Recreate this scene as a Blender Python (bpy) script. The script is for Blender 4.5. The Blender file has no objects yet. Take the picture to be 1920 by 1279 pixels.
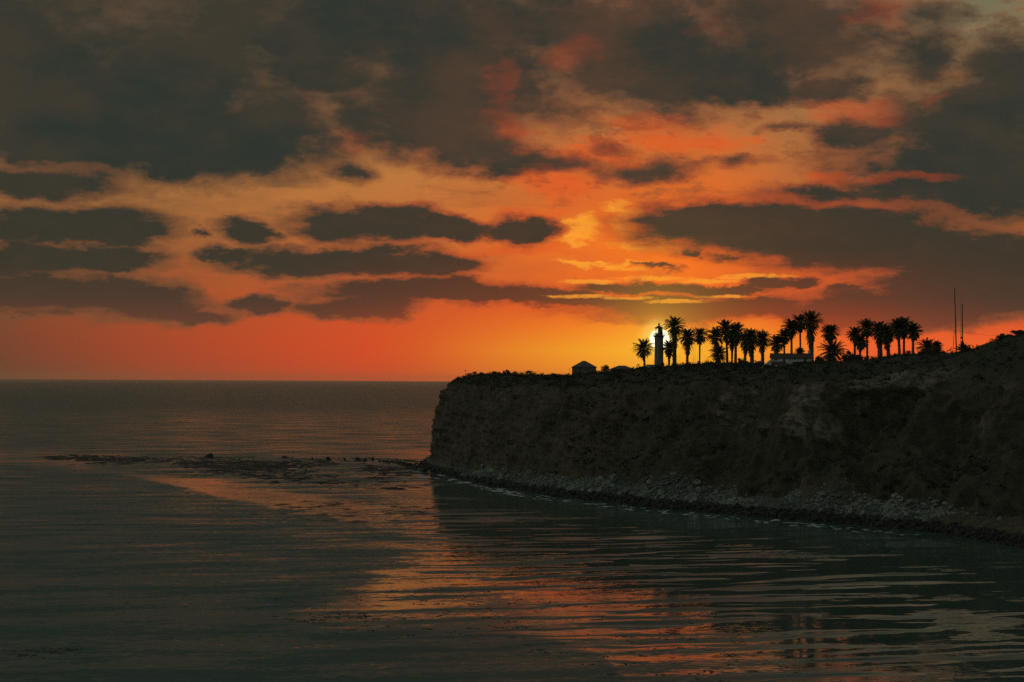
import bpy, math, random
import numpy as np
from mathutils import Vector, Matrix
from mathutils.bvhtree import BVHTree

R = math.radians
scene = bpy.context.scene
COL = scene.collection

# ------------------------------------------------------------------ camera
FPX = 3348.0                        # focal length in photo pixels (1920 wide)
CAM_H = 36.0                        # eye height over the sea, metres
cam_data = bpy.data.cameras.new('camera')
cam_data.sensor_width = 36.0
cam_data.lens = FPX / 1920.0 * 36.0
cam_data.clip_start = 1.0
cam_data.clip_end = 400000.0
cam = bpy.data.objects.new('camera', cam_data)
COL.objects.link(cam)
CAM_M = (Matrix.Rotation(R(90 + 1.278), 4, 'X') @ Matrix.Rotation(R(0.31), 4, 'Z'))
cam.matrix_world = Matrix.Translation((0, 0, CAM_H)) @ CAM_M
scene.camera = cam


def ray(px, py):
    v = CAM_M.to_3x3() @ Vector(((px - 960) / FPX, -(py - 639.5) / FPX, -1.0))
    return v.normalized()


def azel(px, py):
    v = ray(px, py)
    return math.degrees(math.atan2(v.x, v.y)), math.degrees(math.asin(v.z))


def at(px, py, Y):                  # the point at depth Y seen along that sight line
    v = ray(px, py)
    k = Y / v.y
    return Vector((v.x * k, Y, CAM_H + v.z * k))


def sea(px, py):                    # the point of the sea surface on that sight line
    v = ray(px, py)
    k = -CAM_H / v.z
    return Vector((v.x * k, v.y * k, 0.0))


def lin(c):
    return tuple((x / 255 / 12.92) if x <= 10.3 else ((x / 255 + 0.055) / 1.055) ** 2.4 for x in c)


scene.view_settings.view_transform = 'Standard'
scene.view_settings.look = 'None'
scene.view_settings.exposure = 0.0
scene.view_settings.gamma = 1.0
scene.render.engine = 'CYCLES'
scene.cycles.max_bounces = 5
scene.cycles.diffuse_bounces = 2
scene.cycles.glossy_bounces = 3
scene.cycles.transparent_max_bounces = 6
scene.cycles.use_denoising = False
scene.cycles.sample_clamp_indirect = 3.0
scene.cycles.caustics_reflective = False


# ------------------------------------------------------------------ node helper
class Net:
    def __init__(self, tree):
        self.t = tree
        self.t.nodes.clear()

    def node(self, typ, **kw):
        n = self.t.nodes.new(typ)
        for k, v in kw.items():
            setattr(n, k, v)
        return n

    def put(self, sock, v):
        if v is None:
            return
        if isinstance(v, bpy.types.NodeSocket):
            self.t.links.new(v, sock)
        else:
            if sock.type == 'RGBA' and len(v) == 3:
                v = tuple(v) + (1.0,)
            sock.default_value = v

    def m(self, op, a, b=None, c=None, clamp=False):
        n = self.node('ShaderNodeMath', operation=op, use_clamp=clamp)
        for i, v in enumerate((a, b, c)):
            self.put(n.inputs[i], v)
        return n.outputs[0]

    def v(self, op, a, b=None, c=None):
        n = self.node('ShaderNodeVectorMath', operation=op)
        for i, x in enumerate((a, b, c)):
            self.put(n.inputs[i], x)
        return n.outputs['Value'] if op in ('DOT_PRODUCT', 'LENGTH', 'DISTANCE') else n.outputs[0]

    def scale(self, a, s):
        n = self.node('ShaderNodeVectorMath', operation='SCALE')
        self.put(n.inputs[0], a)
        self.put(n.inputs['Scale'], s)
        return n.outputs[0]

    def xyz(self, x, y, z):
        n = self.node('ShaderNodeCombineXYZ')
        for i, v in enumerate((x, y, z)):
            self.put(n.inputs[i], v)
        return n.outputs[0]

    def sep(self, a):
        n = self.node('ShaderNodeSeparateXYZ')
        self.put(n.inputs[0], a)
        return n.outputs

    def noise(self, vec, scale=1.0, detail=4.0, rough=0.55, distort=0.0, dims='3D'):
        n = self.node('ShaderNodeTexNoise', noise_dimensions=dims)
        self.put(n.inputs['Vector'], vec)
        self.put(n.inputs['Scale'], scale)
        self.put(n.inputs['Detail'], detail)
        self.put(n.inputs['Roughness'], rough)
        self.put(n.inputs['Distortion'], distort)
        return n.outputs[0], n.outputs[1]

    def ss(self, x, lo, hi, a=0.0, b=1.0):   # smoothstep
        n = self.node('ShaderNodeMapRange', interpolation_type='SMOOTHSTEP')
        for i, v in enumerate((x, lo, hi, a, b)):
            self.put(n.inputs[i], v)
        return n.outputs[0]

    def ls(self, x, lo, hi, a=0.0, b=1.0):
        n = self.node('ShaderNodeMapRange', interpolation_type='LINEAR')
        for i, v in enumerate((x, lo, hi, a, b)):
            self.put(n.inputs[i], v)
        return n.outputs[0]

    def ramp(self, fac, stops, interp='LINEAR'):
        n = self.node('ShaderNodeValToRGB')
        cr = n.color_ramp
        cr.interpolation = interp
        while len(cr.elements) < len(stops):
            cr.elements.new(0.5)
        for e, (p, c) in zip(cr.elements, stops):
            e.position = p
            e.color = tuple(c) + (1.0,) if len(c) == 3 else c
        self.put(n.inputs[0], fac)
        return n.outputs[0]

    def mix(self, f, a, b, blend='MIX'):
        n = self.node('ShaderNodeMix', data_type='RGBA', blend_type=blend)
        n.clamp_factor = True
        self.put(n.inputs[0], f)
        self.put(n.inputs[6], a)
        self.put(n.inputs[7], b)
        return n.outputs[2]


# ------------------------------------------------------------------ sky
SUN_PX = (1237, 636)
SUN_AZ, SUN_EL = azel(*SUN_PX)
world = bpy.data.worlds.new('World')
scene.world = world
world.use_nodes = True


def build_sky():
    N = Net(world.node_tree)
    tc = N.node('ShaderNodeTexCoord')
    d = tc.outputs['Generated']
    x, y, z = N.sep(d)
    DEG = 57.29578
    az = N.m('MULTIPLY', N.m('ARCTAN2', x, y), DEG)
    el = N.m('MULTIPLY', N.m('ARCSINE', z), DEG)
    p = N.xyz(az, el, 1.0)
    # turbulent air: the coordinates themselves are stirred, more sideways than upwards
    nz1, nc1 = N.noise(N.xyz(N.m('MULTIPLY', az, 0.22), N.m('MULTIPLY', el, 0.50), 3.1), 1.0, 3.0, 0.5)
    nz2, nc2 = N.noise(N.xyz(N.m('MULTIPLY', az, 0.75), N.m('MULTIPLY', el, 1.5), 7.7), 1.0, 7.0, 0.66)
    w = N.v('MULTIPLY_ADD', nc1, (3.4, 1.15, 0), (-1.7, -0.575, 0))
    w = N.v('MULTIPLY_ADD', nc2, (1.7, 0.95, 0), w)
    w = N.v('ADD', w, (-0.85, -0.475, 0))
    pw = N.v('ADD', p, w)

    def field(blobs, k=0.35, src=None):
        acc = None
        for b in blobs:
            bx, by, rx, ry = b[:4]
            weak = b[4] if len(b) > 4 else 0.0
            a0, e0 = azel(bx, by)
            sx, sy = 1.0 / math.degrees(rx / FPX), 1.0 / math.degrees(ry / FPX)
            q = N.v('MULTIPLY_ADD', src or pw, (sx, sy, math.sqrt(weak)), (-a0 * sx, -e0 * sy, 0))
            dd = N.v('DOT_PRODUCT', q, q)
            acc = dd if acc is None else N.m('SMOOTH_MIN', acc, dd, k)
        return N.m('SUBTRACT', 1.0, N.m('MINIMUM', acc, 3.0))

    dark_hi = [
        (170, 200, 320, 125), (40, 120, 190, 140), (430, 245, 190, 85), (330, 130, 220, 100), (720, 50, 440, 85),
        (620, 130, 110, 60, .2), (820, 190, 170, 85), (900, 130, 190, 110), (750, 250, 120, 40, .15), (885, 275, 85, 45),
        (490, 285, 70, 40), (960, 305, 70, 30, .1), (270, 290, 230, 42), (640, 322, 60, 24, .4), (660, 215, 70, 45, .3),
        (1100, 40, 300, 60), (1300, 110, 250, 90), (1480, 60, 170, 85), (1420, 165, 160, 34), (1230, 145, 150, 50),
        (1570, 165, 55, 32), (1740, 30, 90, 34, .5), (1720, 105, 100, 50, .3),
        (1820, 245, 180, 85), (1930, 170, 110, 90), (1760, 300, 210, 55), (1900, 310, 170, 80), (1620, 255, 90, 26, .35),
        (1850, 365, 260, 46), (1620, 362, 180, 26, .1), (1480, 238, 70, 14, .7), (1190, 318, 100, 24, .25),
        (1360, 302, 70, 16, .6), (1010, 305, 80, 22, .25), (1130, 280, 60, 14, .7), (1250, 200, 80, 20, .7)]
    dark_lo = [
        (85, 342, 125, 36, .1), (90, 425, 215, 44), (200, 440, 120, 30), (50, 492, 200, 34, .1), (235, 490, 100, 28),
        (60, 548, 210, 42), (250, 562, 130, 46), (345, 592, 95, 18, .2), (90, 590, 140, 14, .5),
        (448, 436, 55, 26, .1), (365, 445, 22, 9, .4), (690, 420, 165, 36), (835, 430, 95, 22), (965, 436, 62, 26),
        (640, 488, 235, 31), (420, 478, 60, 14, .2), (820, 500, 110, 24, .05), (490, 570, 75, 21),
        (770, 545, 215, 26), (690, 575, 120, 27), (920, 556, 110, 22), (1020, 560, 110, 17, .05),
        (1140, 572, 180, 12), (1340, 582, 290, 26, .1), (1690, 578, 290, 36, .05), (1860, 545, 190, 45),
        (1480, 430, 290, 54), (1330, 418, 130, 40), (1650, 460, 290, 58), (1850, 480, 220, 54), (1800, 530, 220, 46, .1),
        (1190, 542, 120, 14), (1330, 546, 130, 13), (1450, 532, 75, 15, .1), (1580, 550, 70, 9, .4),
        (1310, 478, 30, 9, .5), (1380, 486, 60, 10, .5), (1210, 505, 60, 6, .5)]
    red = [(1080, 100, 55, 40), (1045, 345, 75, 36), (1110, 285, 90, 22), (1280, 258, 120, 30), (1215, 222, 110, 18),
           (1385, 258, 50, 13), (955, 245, 40, 38), (960, 155, 26, 40), (1610, 212, 75, 24), (1540, 328, 42, 11),
           (1680, 333, 90, 11), (1640, 20, 45, 32), (250, 28, 60, 14, .4), (420, 62, 40, 9, .4), (555, 185, 40, 30, .4),
           (640, 265, 50, 26, .2), (110, 300, 80, 10, .3), (1750, 188, 40, 9), (980, 405, 60, 12), (950, 470, 140, 14, .2),
           (700, 391, 110, 7, .2), (1340, 60, 60, 24, .6), (1290, 395, 60, 8, .3)]
    gold = [(1085, 440, 45, 26), (1190, 425, 35, 26), (1240, 462, 85, 16), (1150, 395, 50, 20, .4), (1080, 498, 60, 8, .2),
            (1170, 503, 40, 6)]
    rims = [(1110, 529, 60, 4.5), (1220, 522, 75, 4.5), (1310, 527, 60, 4), (1420, 517, 65, 4.5), (1090, 557, 60, 3.6),
            (1180, 560, 50, 3), (1260, 566, 60, 3.4), (1350, 556, 55, 3), (1160, 505, 34, 4), (1370, 521, 30, 3)]

    fn, _ = N.noise(N.xyz(N.m('MULTIPLY', az, 0.55), N.m('MULTIPLY', el, 1.0), 1.3), 1.0, 6.0, 0.6)
    ln, _ = N.noise(N.xyz(N.m('MULTIPLY', az, 0.5), N.m('MULTIPLY', el, 2.2), 5.3), 1.0, 7.0, 0.62)
    fx, _ = N.noise(N.v('ADD', N.xyz(N.m('MULTIPLY', az, 1.7), N.m('MULTIPLY', el, 4.2), 51.0), N.v('MULTIPLY', w, (1.2, 2.0, 0))), 1.0, 6.0, 0.66)
    fxs = N.m('SUBTRACT', fx, 0.5)
    Fh = N.m('MULTIPLY_ADD', N.m('SUBTRACT', fn, 0.5), 2.6, N.m('ADD', field(dark_hi, .6), N.ss(az, 4.0, -4.0, 0.25, 0.36)))
    Fl = N.m('MULTIPLY_ADD', N.m('SUBTRACT', ln, 0.5), 1.9, N.m('MULTIPLY_ADD', field(dark_lo, .35), 1.35, 0.10))
    Sh = N.ss(Fh, -1.5, 0.6)
    Sl = N.ss(Fl, -1.25, 0.55)
    Fh = N.m('MULTIPLY_ADD', fxs, 0.8, Fh)
    Fl = N.m('MULTIPLY_ADD', fxs, 0.75, Fl)
    # above the frame the deck goes on, broken
    up = N.m('MULTIPLY', N.ss(el, 12.5, 17.0), N.ss(az, 11.0, 5.0, 0.25, 1.0))
    Fh = N.m('ADD', Fh, N.m('MULTIPLY', up, 2.6))
    Dh = N.ss(Fh, -0.85, 1.0)
    Dl = N.ss(Fl, -0.66, 0.88)
    rn = N.m('ADD', N.m('MULTIPLY', N.m('SUBTRACT', ln, 0.5), 2.6), N.m('MULTIPLY', N.m('SUBTRACT', fn, 0.5), 2.2))
    rn = N.m('MULTIPLY_ADD', fxs, 1.8, rn)
    Rd = N.ss(N.m('ADD', rn, field(red, .4)), -0.7, 1.3)
    Gd = N.ss(N.m('ADD', N.m('MULTIPLY', fxs, 4.0), N.m('MULTIPLY_ADD', N.m('SUBTRACT', ln, 0.5), 2.0, field(gold, .3))), -0.5, 1.0)
    # rims follow the cloud warp but with little sideways stir
    pr = N.v('ADD', p, N.v('MULTIPLY', w, (0.45, 0.16, 0)))
    Rm = N.ss(N.m('MULTIPLY_ADD', N.m('SUBTRACT', ln, 0.5), 1.8, N.m('MULTIPLY_ADD', fxs, 5.5, field(rims, .3, pr))), -0.6, 1.1)

    # clear sky between the clouds: elevation ramps at four azimuths, blended
    def eramp(stops):
        return N.ramp(N.m('DIVIDE', el, 30.0), [(e / 30.0, lin(c)) for e, c in stops])
    left = eramp([(0, (104, 66, 46)), (1.2, (122, 68, 46)), (2.2, (128, 74, 46)), (3.6, (128, 80, 47)), (5.2, (158, 106, 56)),
                  (6.4, (168, 116, 64)), (8, (128, 98, 66)), (11, (84, 78, 64)), (14, (66, 70, 62)), (20, (66, 80, 72)), (30, (64, 79, 72))])
    mid = eramp([(0, (208, 76, 40)), (1.2, (214, 78, 38)), (2.2, (206, 84, 42)), (3.6, (188, 96, 48)), (5.2, (190, 112, 56)),
                 (6.6, (186, 120, 62)), (8.5, (146, 102, 64)), (11, (100, 82, 64)), (14, (70, 72, 62)), (20, (66, 80, 72)), (30, (64, 79, 72))])
    sunc = eramp([(0, (255, 150, 36)), (1.0, (255, 172, 40)), (1.8, (250, 132, 34)), (2.4, (240, 100, 34)), (3.2, (246, 108, 34)),
                  (4.4, (248, 118, 34)), (5.6, (232, 106, 38)), (7.2, (204, 110, 50)), (9, (166, 116, 70)), (11, (122, 106, 78)),
                  (14, (78, 78, 66)), (20, (66, 80, 72)), (30, (64, 79, 72))])
    right = eramp([(0, (236, 96, 42)), (1.2, (240, 98, 42)), (2.2, (214, 84, 44)), (3.4, (212, 92, 44)), (5.2, (188, 102, 52)),
                   (7.0, (158, 106, 62)), (9, (150, 112, 70)), (11, (122, 114, 86)), (14, (96, 100, 82)), (20, (74, 86, 74)), (30, (50, 68, 61))])
    t1 = N.ls(az, -16.0, -4.5)
    t2 = N.ss(az, -5.0, SUN_AZ + 0.5)
    t3 = N.ss(az, SUN_AZ + 1.0, 11.5)
    base = N.mix(t3, N.mix(t2, N.mix(t1, left, mid), sunc), right)
    # a second, larger-scale unevenness in the thin high veil
    vn, _ = N.noise(N.xyz(N.m('MULTIPLY', az, 0.30), N.m('MULTIPLY', el, 0.9), 9.3), 1.0, 6.0, 0.6)
    veil = N.m('MULTIPLY', N.ss(vn, 0.42, 0.75, 0.0, 0.42), N.ss(el, 1.8, 4.0))
    base = N.mix(veil, base, N.mix(t2, lin((118, 84, 58)), N.mix(N.ss(el, 4.0, 7.0), lin((214, 92, 42)), lin((204, 104, 48)))))

    # body of the clouds
    dl = N.ramp(N.m('DIVIDE', el, 30.0), [(e / 30.0, lin(c)) for e, c in
                [(0, (112, 66, 48)), (1.9, (98, 62, 46)), (2.5, (74, 57, 45)), (3.6, (54, 53, 43)), (5, (48, 52, 44)), (7.5, (48, 52, 45)),
                 (9.5, (54, 53, 46)), (12, (50, 55, 49)), (18, (62, 76, 68)), (30, (60, 76, 69))]])
    ds = N.ramp(N.m('DIVIDE', el, 30.0), [(e / 30.0, lin(c)) for e, c in
                [(0, (160, 66, 36)), (1.8, (170, 70, 36)), (2.2, (140, 62, 38)), (2.7, (104, 58, 40)), (3.4, (86, 55, 40)),
                 (4.2, (54, 53, 43)), (5.6, (50, 53, 44)), (7.5, (62, 57, 46)), (9.5, (58, 55, 46)), (12, (54, 56, 50)), (18, (62, 76, 68)), (30, (60, 76, 69))]])
    ns = N.m('MULTIPLY', N.ss(az, -9.0, 2.0), N.ss(az, 16.5, 8.0))
    body = N.mix(ns, dl, ds)
    hv, _ = N.noise(N.xyz(N.m('MULTIPLY', az, 0.20), N.m('MULTIPLY', el, 0.34), 21.7), 1.0, 5.0, 0.6)
    bh = N.mix(N.ss(hv, 0.36, 0.62), lin((40, 52, 47)), N.mix(ns, lin((62, 58, 48)), lin((80, 62, 49))))
    body = N.mix(N.m('MULTIPLY', N.ss(el, 4.5, 8.0), 0.85), body, bh)
    bn = N.m('MULTIPLY', N.m('SUBTRACT', nz2, 0.5), 0.9)
    body = N.mix(N.m('ADD', N.m('MULTIPLY', vn, 0.18), N.m('MAXIMUM', bn, 0.0)), body, N.mix(ns, lin((76, 62, 50)), lin((104, 68, 50))))
    # thin cloud margins glow where the light comes through
    glow = N.mix(N.ss(el, 5.0, 10.0), N.mix(ns, lin((152, 92, 54)), lin((236, 92, 40))), N.mix(ns, lin((116, 84, 60)), lin((150, 92, 60))))
    c = base
    c = N.mix(N.m('MULTIPLY', Rd, N.ss(el, 7.5, 9.5, 0.66, 0.38)), c, N.mix(ns, lin((150, 84, 56)), lin((232, 98, 40))))
    c = N.mix(N.m('MULTIPLY', Gd, 0.9), c, lin((255, 162, 48)))
    mot = N.m('MULTIPLY', N.ss(N.m('ADD', fx, N.m('MULTIPLY', N.m('SUBTRACT', fn, .5), .8)), 0.50, 0.70), N.m('MULTIPLY', N.ss(el, 4.6, 6.5), N.ss(az, -5.0, 1.0)))
    c = N.mix(N.m('MULTIPLY', mot, 0.55), c, lin((112, 74, 50)))
    # thin scud between the banks
    wv, _ = N.noise(N.v('ADD', N.xyz(N.m('MULTIPLY', az, 0.34), N.m('MULTIPLY', el, 1.45), 33.3), N.v('MULTIPLY', w, (.25, .5, 0))), 1.0, 7.0, 0.66)
    scud = N.m('MULTIPLY', N.ss(wv, 0.50, 0.74), N.m('MULTIPLY', N.ss(el, 2.0, 3.2), N.ss(el, 9.5, 6.5)))
    c = N.mix(N.m('MULTIPLY', scud, 0.55), c, N.mix(ns, lin((96, 70, 50)), lin((150, 78, 46))))
    # smoky skirts of the banks
    c = N.mix(N.m('MULTIPLY', Sh, 0.34), c, N.mix(ns, lin((92, 74, 54)), lin((128, 76, 50))))
    c = N.mix(N.m('MULTIPLY', Sl, 0.38), c, N.mix(ns, lin((86, 66, 50)), lin((140, 70, 42))))
    eh = N.m('MULTIPLY', N.m('MULTIPLY', Dh, N.m('SUBTRACT', 1.0, Dh)), 2.0)
    c = N.mix(Dh, c, body)
    c = N.mix(N.m('MULTIPLY', eh, 0.35), c, glow)
    c = N.mix(N.m('MULTIPLY', N.m('MULTIPLY', Rd, N.ss(el, 7.0, 9.5, 0.26, 0.34)), N.ss(az, -8, 0)), c, N.mix(N.ss(el, 7.0, 9.5), lin((214, 74, 30)), lin((150, 66, 42))))
    elo = N.m('MULTIPLY', N.m('MULTIPLY', Dl, N.m('SUBTRACT', 1.0, Dl)), 2.6)
    c = N.mix(N.m('MULTIPLY', Dl, 0.97), c, body)
    c = N.mix(N.m('MULTIPLY', elo, 0.45), c, glow)
    c = N.mix(N.m('MULTIPLY', Rm, 0.75), c, lin((255, 158, 48)))
    # sunset glow and the disc itself
    ga = N.v('MULTIPLY', N.v('SUBTRACT', p, (SUN_AZ, SUN_EL, 1.0)), (1.0, 1.0, 0.0))
    r = N.v('LENGTH', ga)
    g1 = N.m('EXPONENT', N.m('MULTIPLY', r, -1.05))
    c = N.mix(N.m('MULTIPLY', g1, 0.60, clamp=True), c, lin((255, 206, 62)))
    halo = N.ss(r, 0.80, 0.31)
    c = N.mix(N.m('MULTIPLY', halo, 0.6), c, (1.05, 0.70, 0.14))
    disc = N.ss(r, 0.345, 0.295)
    c = N.mix(disc, c, (1.8, 1.58, 0.95))

    # the rest of the vault: dusk sky over and behind the camera, real Nishita sky under broken cloud
    sky = N.node('ShaderNodeTexSky', sky_type='NISHITA', sun_disc=False)
    sky.sun_elevation = R(SUN_EL)
    sky.sun_rotation = R(SUN_AZ)
    sky.altitude = 40
    sky.dust_density = 2.0
    nish = N.scale(sky.outputs[0], 0.10)
    grey = N.mix(N.ss(vn, 0.4, 0.65), BACK_LIGHT, BACK_DARK)
    # unseen sky left of the camera, made brighter to side-light the cliffs
    side = N.m('MULTIPLY_ADD', N.m('SINE', N.m('DIVIDE', az, DEG)), -0.75, 1.0)
    grey = N.scale(grey, side)
    back = N.mix(0.20, grey, nish)
    tb = N.ss(N.m('ABSOLUTE', az), 24.0, 75.0)
    tb = N.m('MAXIMUM', tb, N.ss(el, 24.0, 60.0))
    c = N.mix(tb, c, back)
    under = N.ss(el, -0.3, -3.0)
    c = N.mix(under, c, (0.012, 0.013, 0.012))
    bg = N.node('ShaderNodeBackground')
    N.put(bg.inputs[0], c)
    bg.inputs[1].default_value = 1.0
    out = N.node('ShaderNodeOutputWorld')
    N.t.links.new(bg.outputs[0], out.inputs[0])


BACK_LIGHT = (0.230, 0.270, 0.240)
BACK_DARK = (0.120, 0.150, 0.136)
build_sky()
world.cycles.sampling_method = 'MANUAL'
world.cycles.sample_map_resolution = 1024

sun_data = bpy.data.lights.new('sun', 'SUN')
sun_data.energy = 0.8
sun_data.angle = R(0.53)
sun_data.color = (1.0, 0.55, 0.22)
sun = bpy.data.objects.new('sun', sun_data)
COL.objects.link(sun)
sun.rotation_euler = (Vector(ray(*SUN_PX))).to_track_quat('Z', 'Y').to_euler()


# ------------------------------------------------------------------ numpy noise
def _hash(ix, iy, iz, seed):
    h = (ix.astype(np.int64) * 374761393 + iy.astype(np.int64) * 668265263 + iz.astype(np.int64) * 1440662683 + seed * 974634777) & 0xFFFFFFFF
    h = ((h ^ (h >> 13)) * 1274126177) & 0xFFFFFFFF
    h = ((h ^ (h >> 16)) * 2246822519) & 0xFFFFFFFF
    return ((h ^ (h >> 15)) & 0xFFFFFF) / float(0xFFFFFF) * 2.0 - 1.0


def vnoise(P, seed=0):
    i = np.floor(P)
    f = P - i
    u = f * f * f * (f * (f * 6 - 15) + 10)
    out = 0
    for dx in (0, 1):
        for dy in (0, 1):
            for dz in (0, 1):
                wgt = (u[:, 0] if dx else 1 - u[:, 0]) * (u[:, 1] if dy else 1 - u[:, 1]) * (u[:, 2] if dz else 1 - u[:, 2])
                out = out + wgt * _hash(i[:, 0] + dx, i[:, 1] + dy, i[:, 2] + dz, seed)
    return out


def fbm(P, octv=4, rough=0.5, seed=0):
    P = np.asarray(P, dtype=float)
    a, s, t = 1.0, 0.0, 0.0
    for o in range(octv):
        s = s + a * vnoise(P * (2.0 ** o) + 17.3 * o, seed + o)
        t += a
        a *= rough
    return s / t


def sstep(x, lo, hi):
    t = np.clip((x - lo) / (hi - lo), 0, 1)
    return t * t * (3 - 2 * t)


# ------------------------------------------------------------------ mesh helpers
def mesh_np(name, V, F, mat, parent=None, smooth=False, attrs=None):
    """V (n,3); F (m,3) or (m,4) index array -> one mesh object"""
    V = np.asarray(V, dtype=np.float32)
    F = np.asarray(F, dtype=np.int32)
    me = bpy.data.meshes.new(name)
    k = F.shape[1]
    me.vertices.add(len(V))
    me.vertices.foreach_set('co', V.ravel())
    me.loops.add(F.size)
    me.loops.foreach_set('vertex_index', F.ravel())
    me.polygons.add(len(F))
    me.polygons.foreach_set('loop_start', np.arange(0, F.size, k, dtype=np.int32))
    me.polygons.foreach_set('loop_total', np.full(len(F), k, dtype=np.int32))
    if smooth:
        me.polygons.foreach_set('use_smooth', np.ones(len(F), dtype=bool))
    for an, av in (attrs or {}).items():
        a = me.attributes.new(an, 'FLOAT', 'POINT')
        a.data.foreach_set('value', np.asarray(av, dtype=np.float32))
    me.update()
    me.validate()
    if mat:
        me.materials.append(mat)
    o = bpy.data.objects.new(name, me)
    COL.objects.link(o)
    if parent:
        o.parent = parent
    return o


class MB:
    """collects shapes that become ONE mesh object"""
    def __init__(self):
        self.v, self.f = [], []

    def add(self, vs, fs):
        n = len(self.v)
        self.v += [tuple(p) for p in vs]
        self.f += [tuple(i + n for i in q) for q in fs]

    def box(self, c, s, rz=0.0):
        ca, sa = math.cos(rz), math.sin(rz)
        vs = []
        for dz in (-.5, .5):
            for dx, dy in ((-.5, -.5), (.5, -.5), (.5, .5), (-.5, .5)):
                x, y = dx * s[0], dy * s[1]
                vs.append((c[0] + x * ca - y * sa, c[1] + x * sa + y * ca, c[2] + dz * s[2]))
        self.add(vs, [(0, 3, 2, 1), (4, 5, 6, 7), (0, 1, 5, 4), (1, 2, 6, 5), (2, 3, 7, 6), (3, 0, 4, 7)])

    def tube(self, pts, rad, n=8, cap=True):
        pts = [Vector(p) for p in pts]
        if not hasattr(rad, '__len__'):
            rad = [rad] * len(pts)
        rings = []
        for i, p in enumerate(pts):
            d = (pts[min(i + 1, len(pts) - 1)] - pts[max(i - 1, 0)]).normalized()
            a = d.cross(Vector((0, 0, 1)) if abs(d.z) < .9 else Vector((1, 0, 0))).normalized()
            b = d.cross(a)
            rings.append([p + (a * math.cos(2 * math.pi * k / n) + b * math.sin(2 * math.pi * k / n)) * rad[i] for k in range(n)])
        vs = [q for r in rings for q in r]
        fs = []
        for i in range(len(pts) - 1):
            for k in range(n):
                fs.append((i * n + k, i * n + (k + 1) % n, (i + 1) * n + (k + 1) % n, (i + 1) * n + k))
        if cap:
            fs.append(tuple(range(n))[::-1])
            fs.append(tuple((len(pts) - 1) * n + k for k in range(n)))
        self.add(vs, fs)

    def lathe(self, prof, n=24, c=(0, 0, 0)):
        vs, fs = [], []
        for r, z in prof:
            for k in range(n):
                a = 2 * math.pi * k / n
                vs.append((c[0] + r * math.cos(a), c[1] + r * math.sin(a), c[2] + z))
        for i in range(len(prof) - 1):
            for k in range(n):
                fs.append((i * n + k, i * n + (k + 1) % n, (i + 1) * n + (k + 1) % n, (i + 1) * n + k))
        fs.append(tuple(range(n))[::-1])
        fs.append(tuple((len(prof) - 1) * n + k for k in range(n)))
        self.add(vs, fs)

    def build(self, name, mat, parent=None, smooth=False):
        me = bpy.data.meshes.new(name)
        me.from_pydata(self.v, [], self.f)
        me.update()
        if smooth:
            for p in me.polygons:
                p.use_smooth = True
        me.materials.append(mat)
        o = bpy.data.objects.new(name, me)
        COL.objects.link(o)
        if parent:
            o.parent = parent
        return o


def tag(o, label=None, cat=None, group=None, kind=None):
    for k, v in (('label', label), ('category', cat), ('group', group), ('kind', kind)):
        if v:
            o[k] = v
    return o


def thing(name, label, cat, loc, group=None, rz=0.0):
    o = bpy.data.objects.new(name, None)
    o.empty_display_size = 0.5
    COL.objects.link(o)
    o.location = loc
    o.rotation_euler = (0, 0, rz)
    return tag(o, label, cat, group)


# ------------------------------------------------------------------ materials
def new_mat(name):
    m = bpy.data.materials.new(name)
    m.use_nodes = True
    return m, Net(m.node_tree)


def finish(N, bsdf):
    out = N.node('ShaderNodeOutputMaterial')
    N.t.links.new(bsdf.outputs[0], out.inputs[0])


def simple_mat(name, c1, c2, scale=1.0, rough=0.85, bump=0.3, detail=5.0, spec=0.3, metallic=0.0):
    m, N = new_mat(name)
    geo = N.node('ShaderNodeTexCoord')
    f, _ = N.noise(geo.outputs['Object'], scale, detail, 0.6)
    b = N.node('ShaderNodeBsdfPrincipled')
    N.put(b.inputs['Base Color'], N.mix(N.ss(f, 0.35, 0.65), c1, c2))
    b.inputs['Roughness'].default_value = rough
    b.inputs['Specular IOR Level'].default_value = spec
    b.inputs['Metallic'].default_value = metallic
    if bump:
        bn = N.node('ShaderNodeBump')
        bn.inputs['Strength'].default_value = bump
        bn.inputs['Distance'].default_value = 0.05
        f2, _ = N.noise(geo.outputs['Object'], scale * 4, 4.0, 0.6)
        N.put(bn.inputs['Height'], f2)
        N.put(b.inputs['Normal'], bn.outputs[0])
    finish(N, b)
    return m


M = {}
M['leaf'] = simple_mat('leaf', (0.030, 0.042, 0.022), (0.055, 0.060, 0.030), 1.5, 0.8, 0, spec=0.2)
M['scrub'] = simple_mat('scrub', (0.014, 0.020, 0.013), (0.040, 0.042, 0.027), 0.10, 0.9, 0, spec=0.1)
M['palm'] = simple_mat('palm', (0.035, 0.048, 0.022), (0.060, 0.068, 0.032), 0.8, 0.7, 0, spec=0.25)
M['dry_palm'] = simple_mat('dry_palm', (0.070, 0.055, 0.032), (0.110, 0.085, 0.050), 1.0, 0.9, 0, spec=0.1)
M['bark'] = simple_mat('bark', (0.070, 0.058, 0.042), (0.130, 0.108, 0.080), 3.0, 0.95, 0.8)
M['white_wall'] = simple_mat('white_wall', (0.42, 0.425, 0.40), (0.52, 0.52, 0.49), 0.4, 0.9, 0.2)
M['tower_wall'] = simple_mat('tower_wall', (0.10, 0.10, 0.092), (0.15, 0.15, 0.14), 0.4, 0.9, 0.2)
M['grey_wall'] = simple_mat('grey_wall', (0.085, 0.083, 0.074), (0.12, 0.118, 0.105), 0.5, 0.9, 0.2)
M['roof_tile'] = simple_mat('roof_tile', (0.045, 0.027, 0.020), (0.075, 0.042, 0.030), 2.0, 0.9, 0.5)
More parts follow.
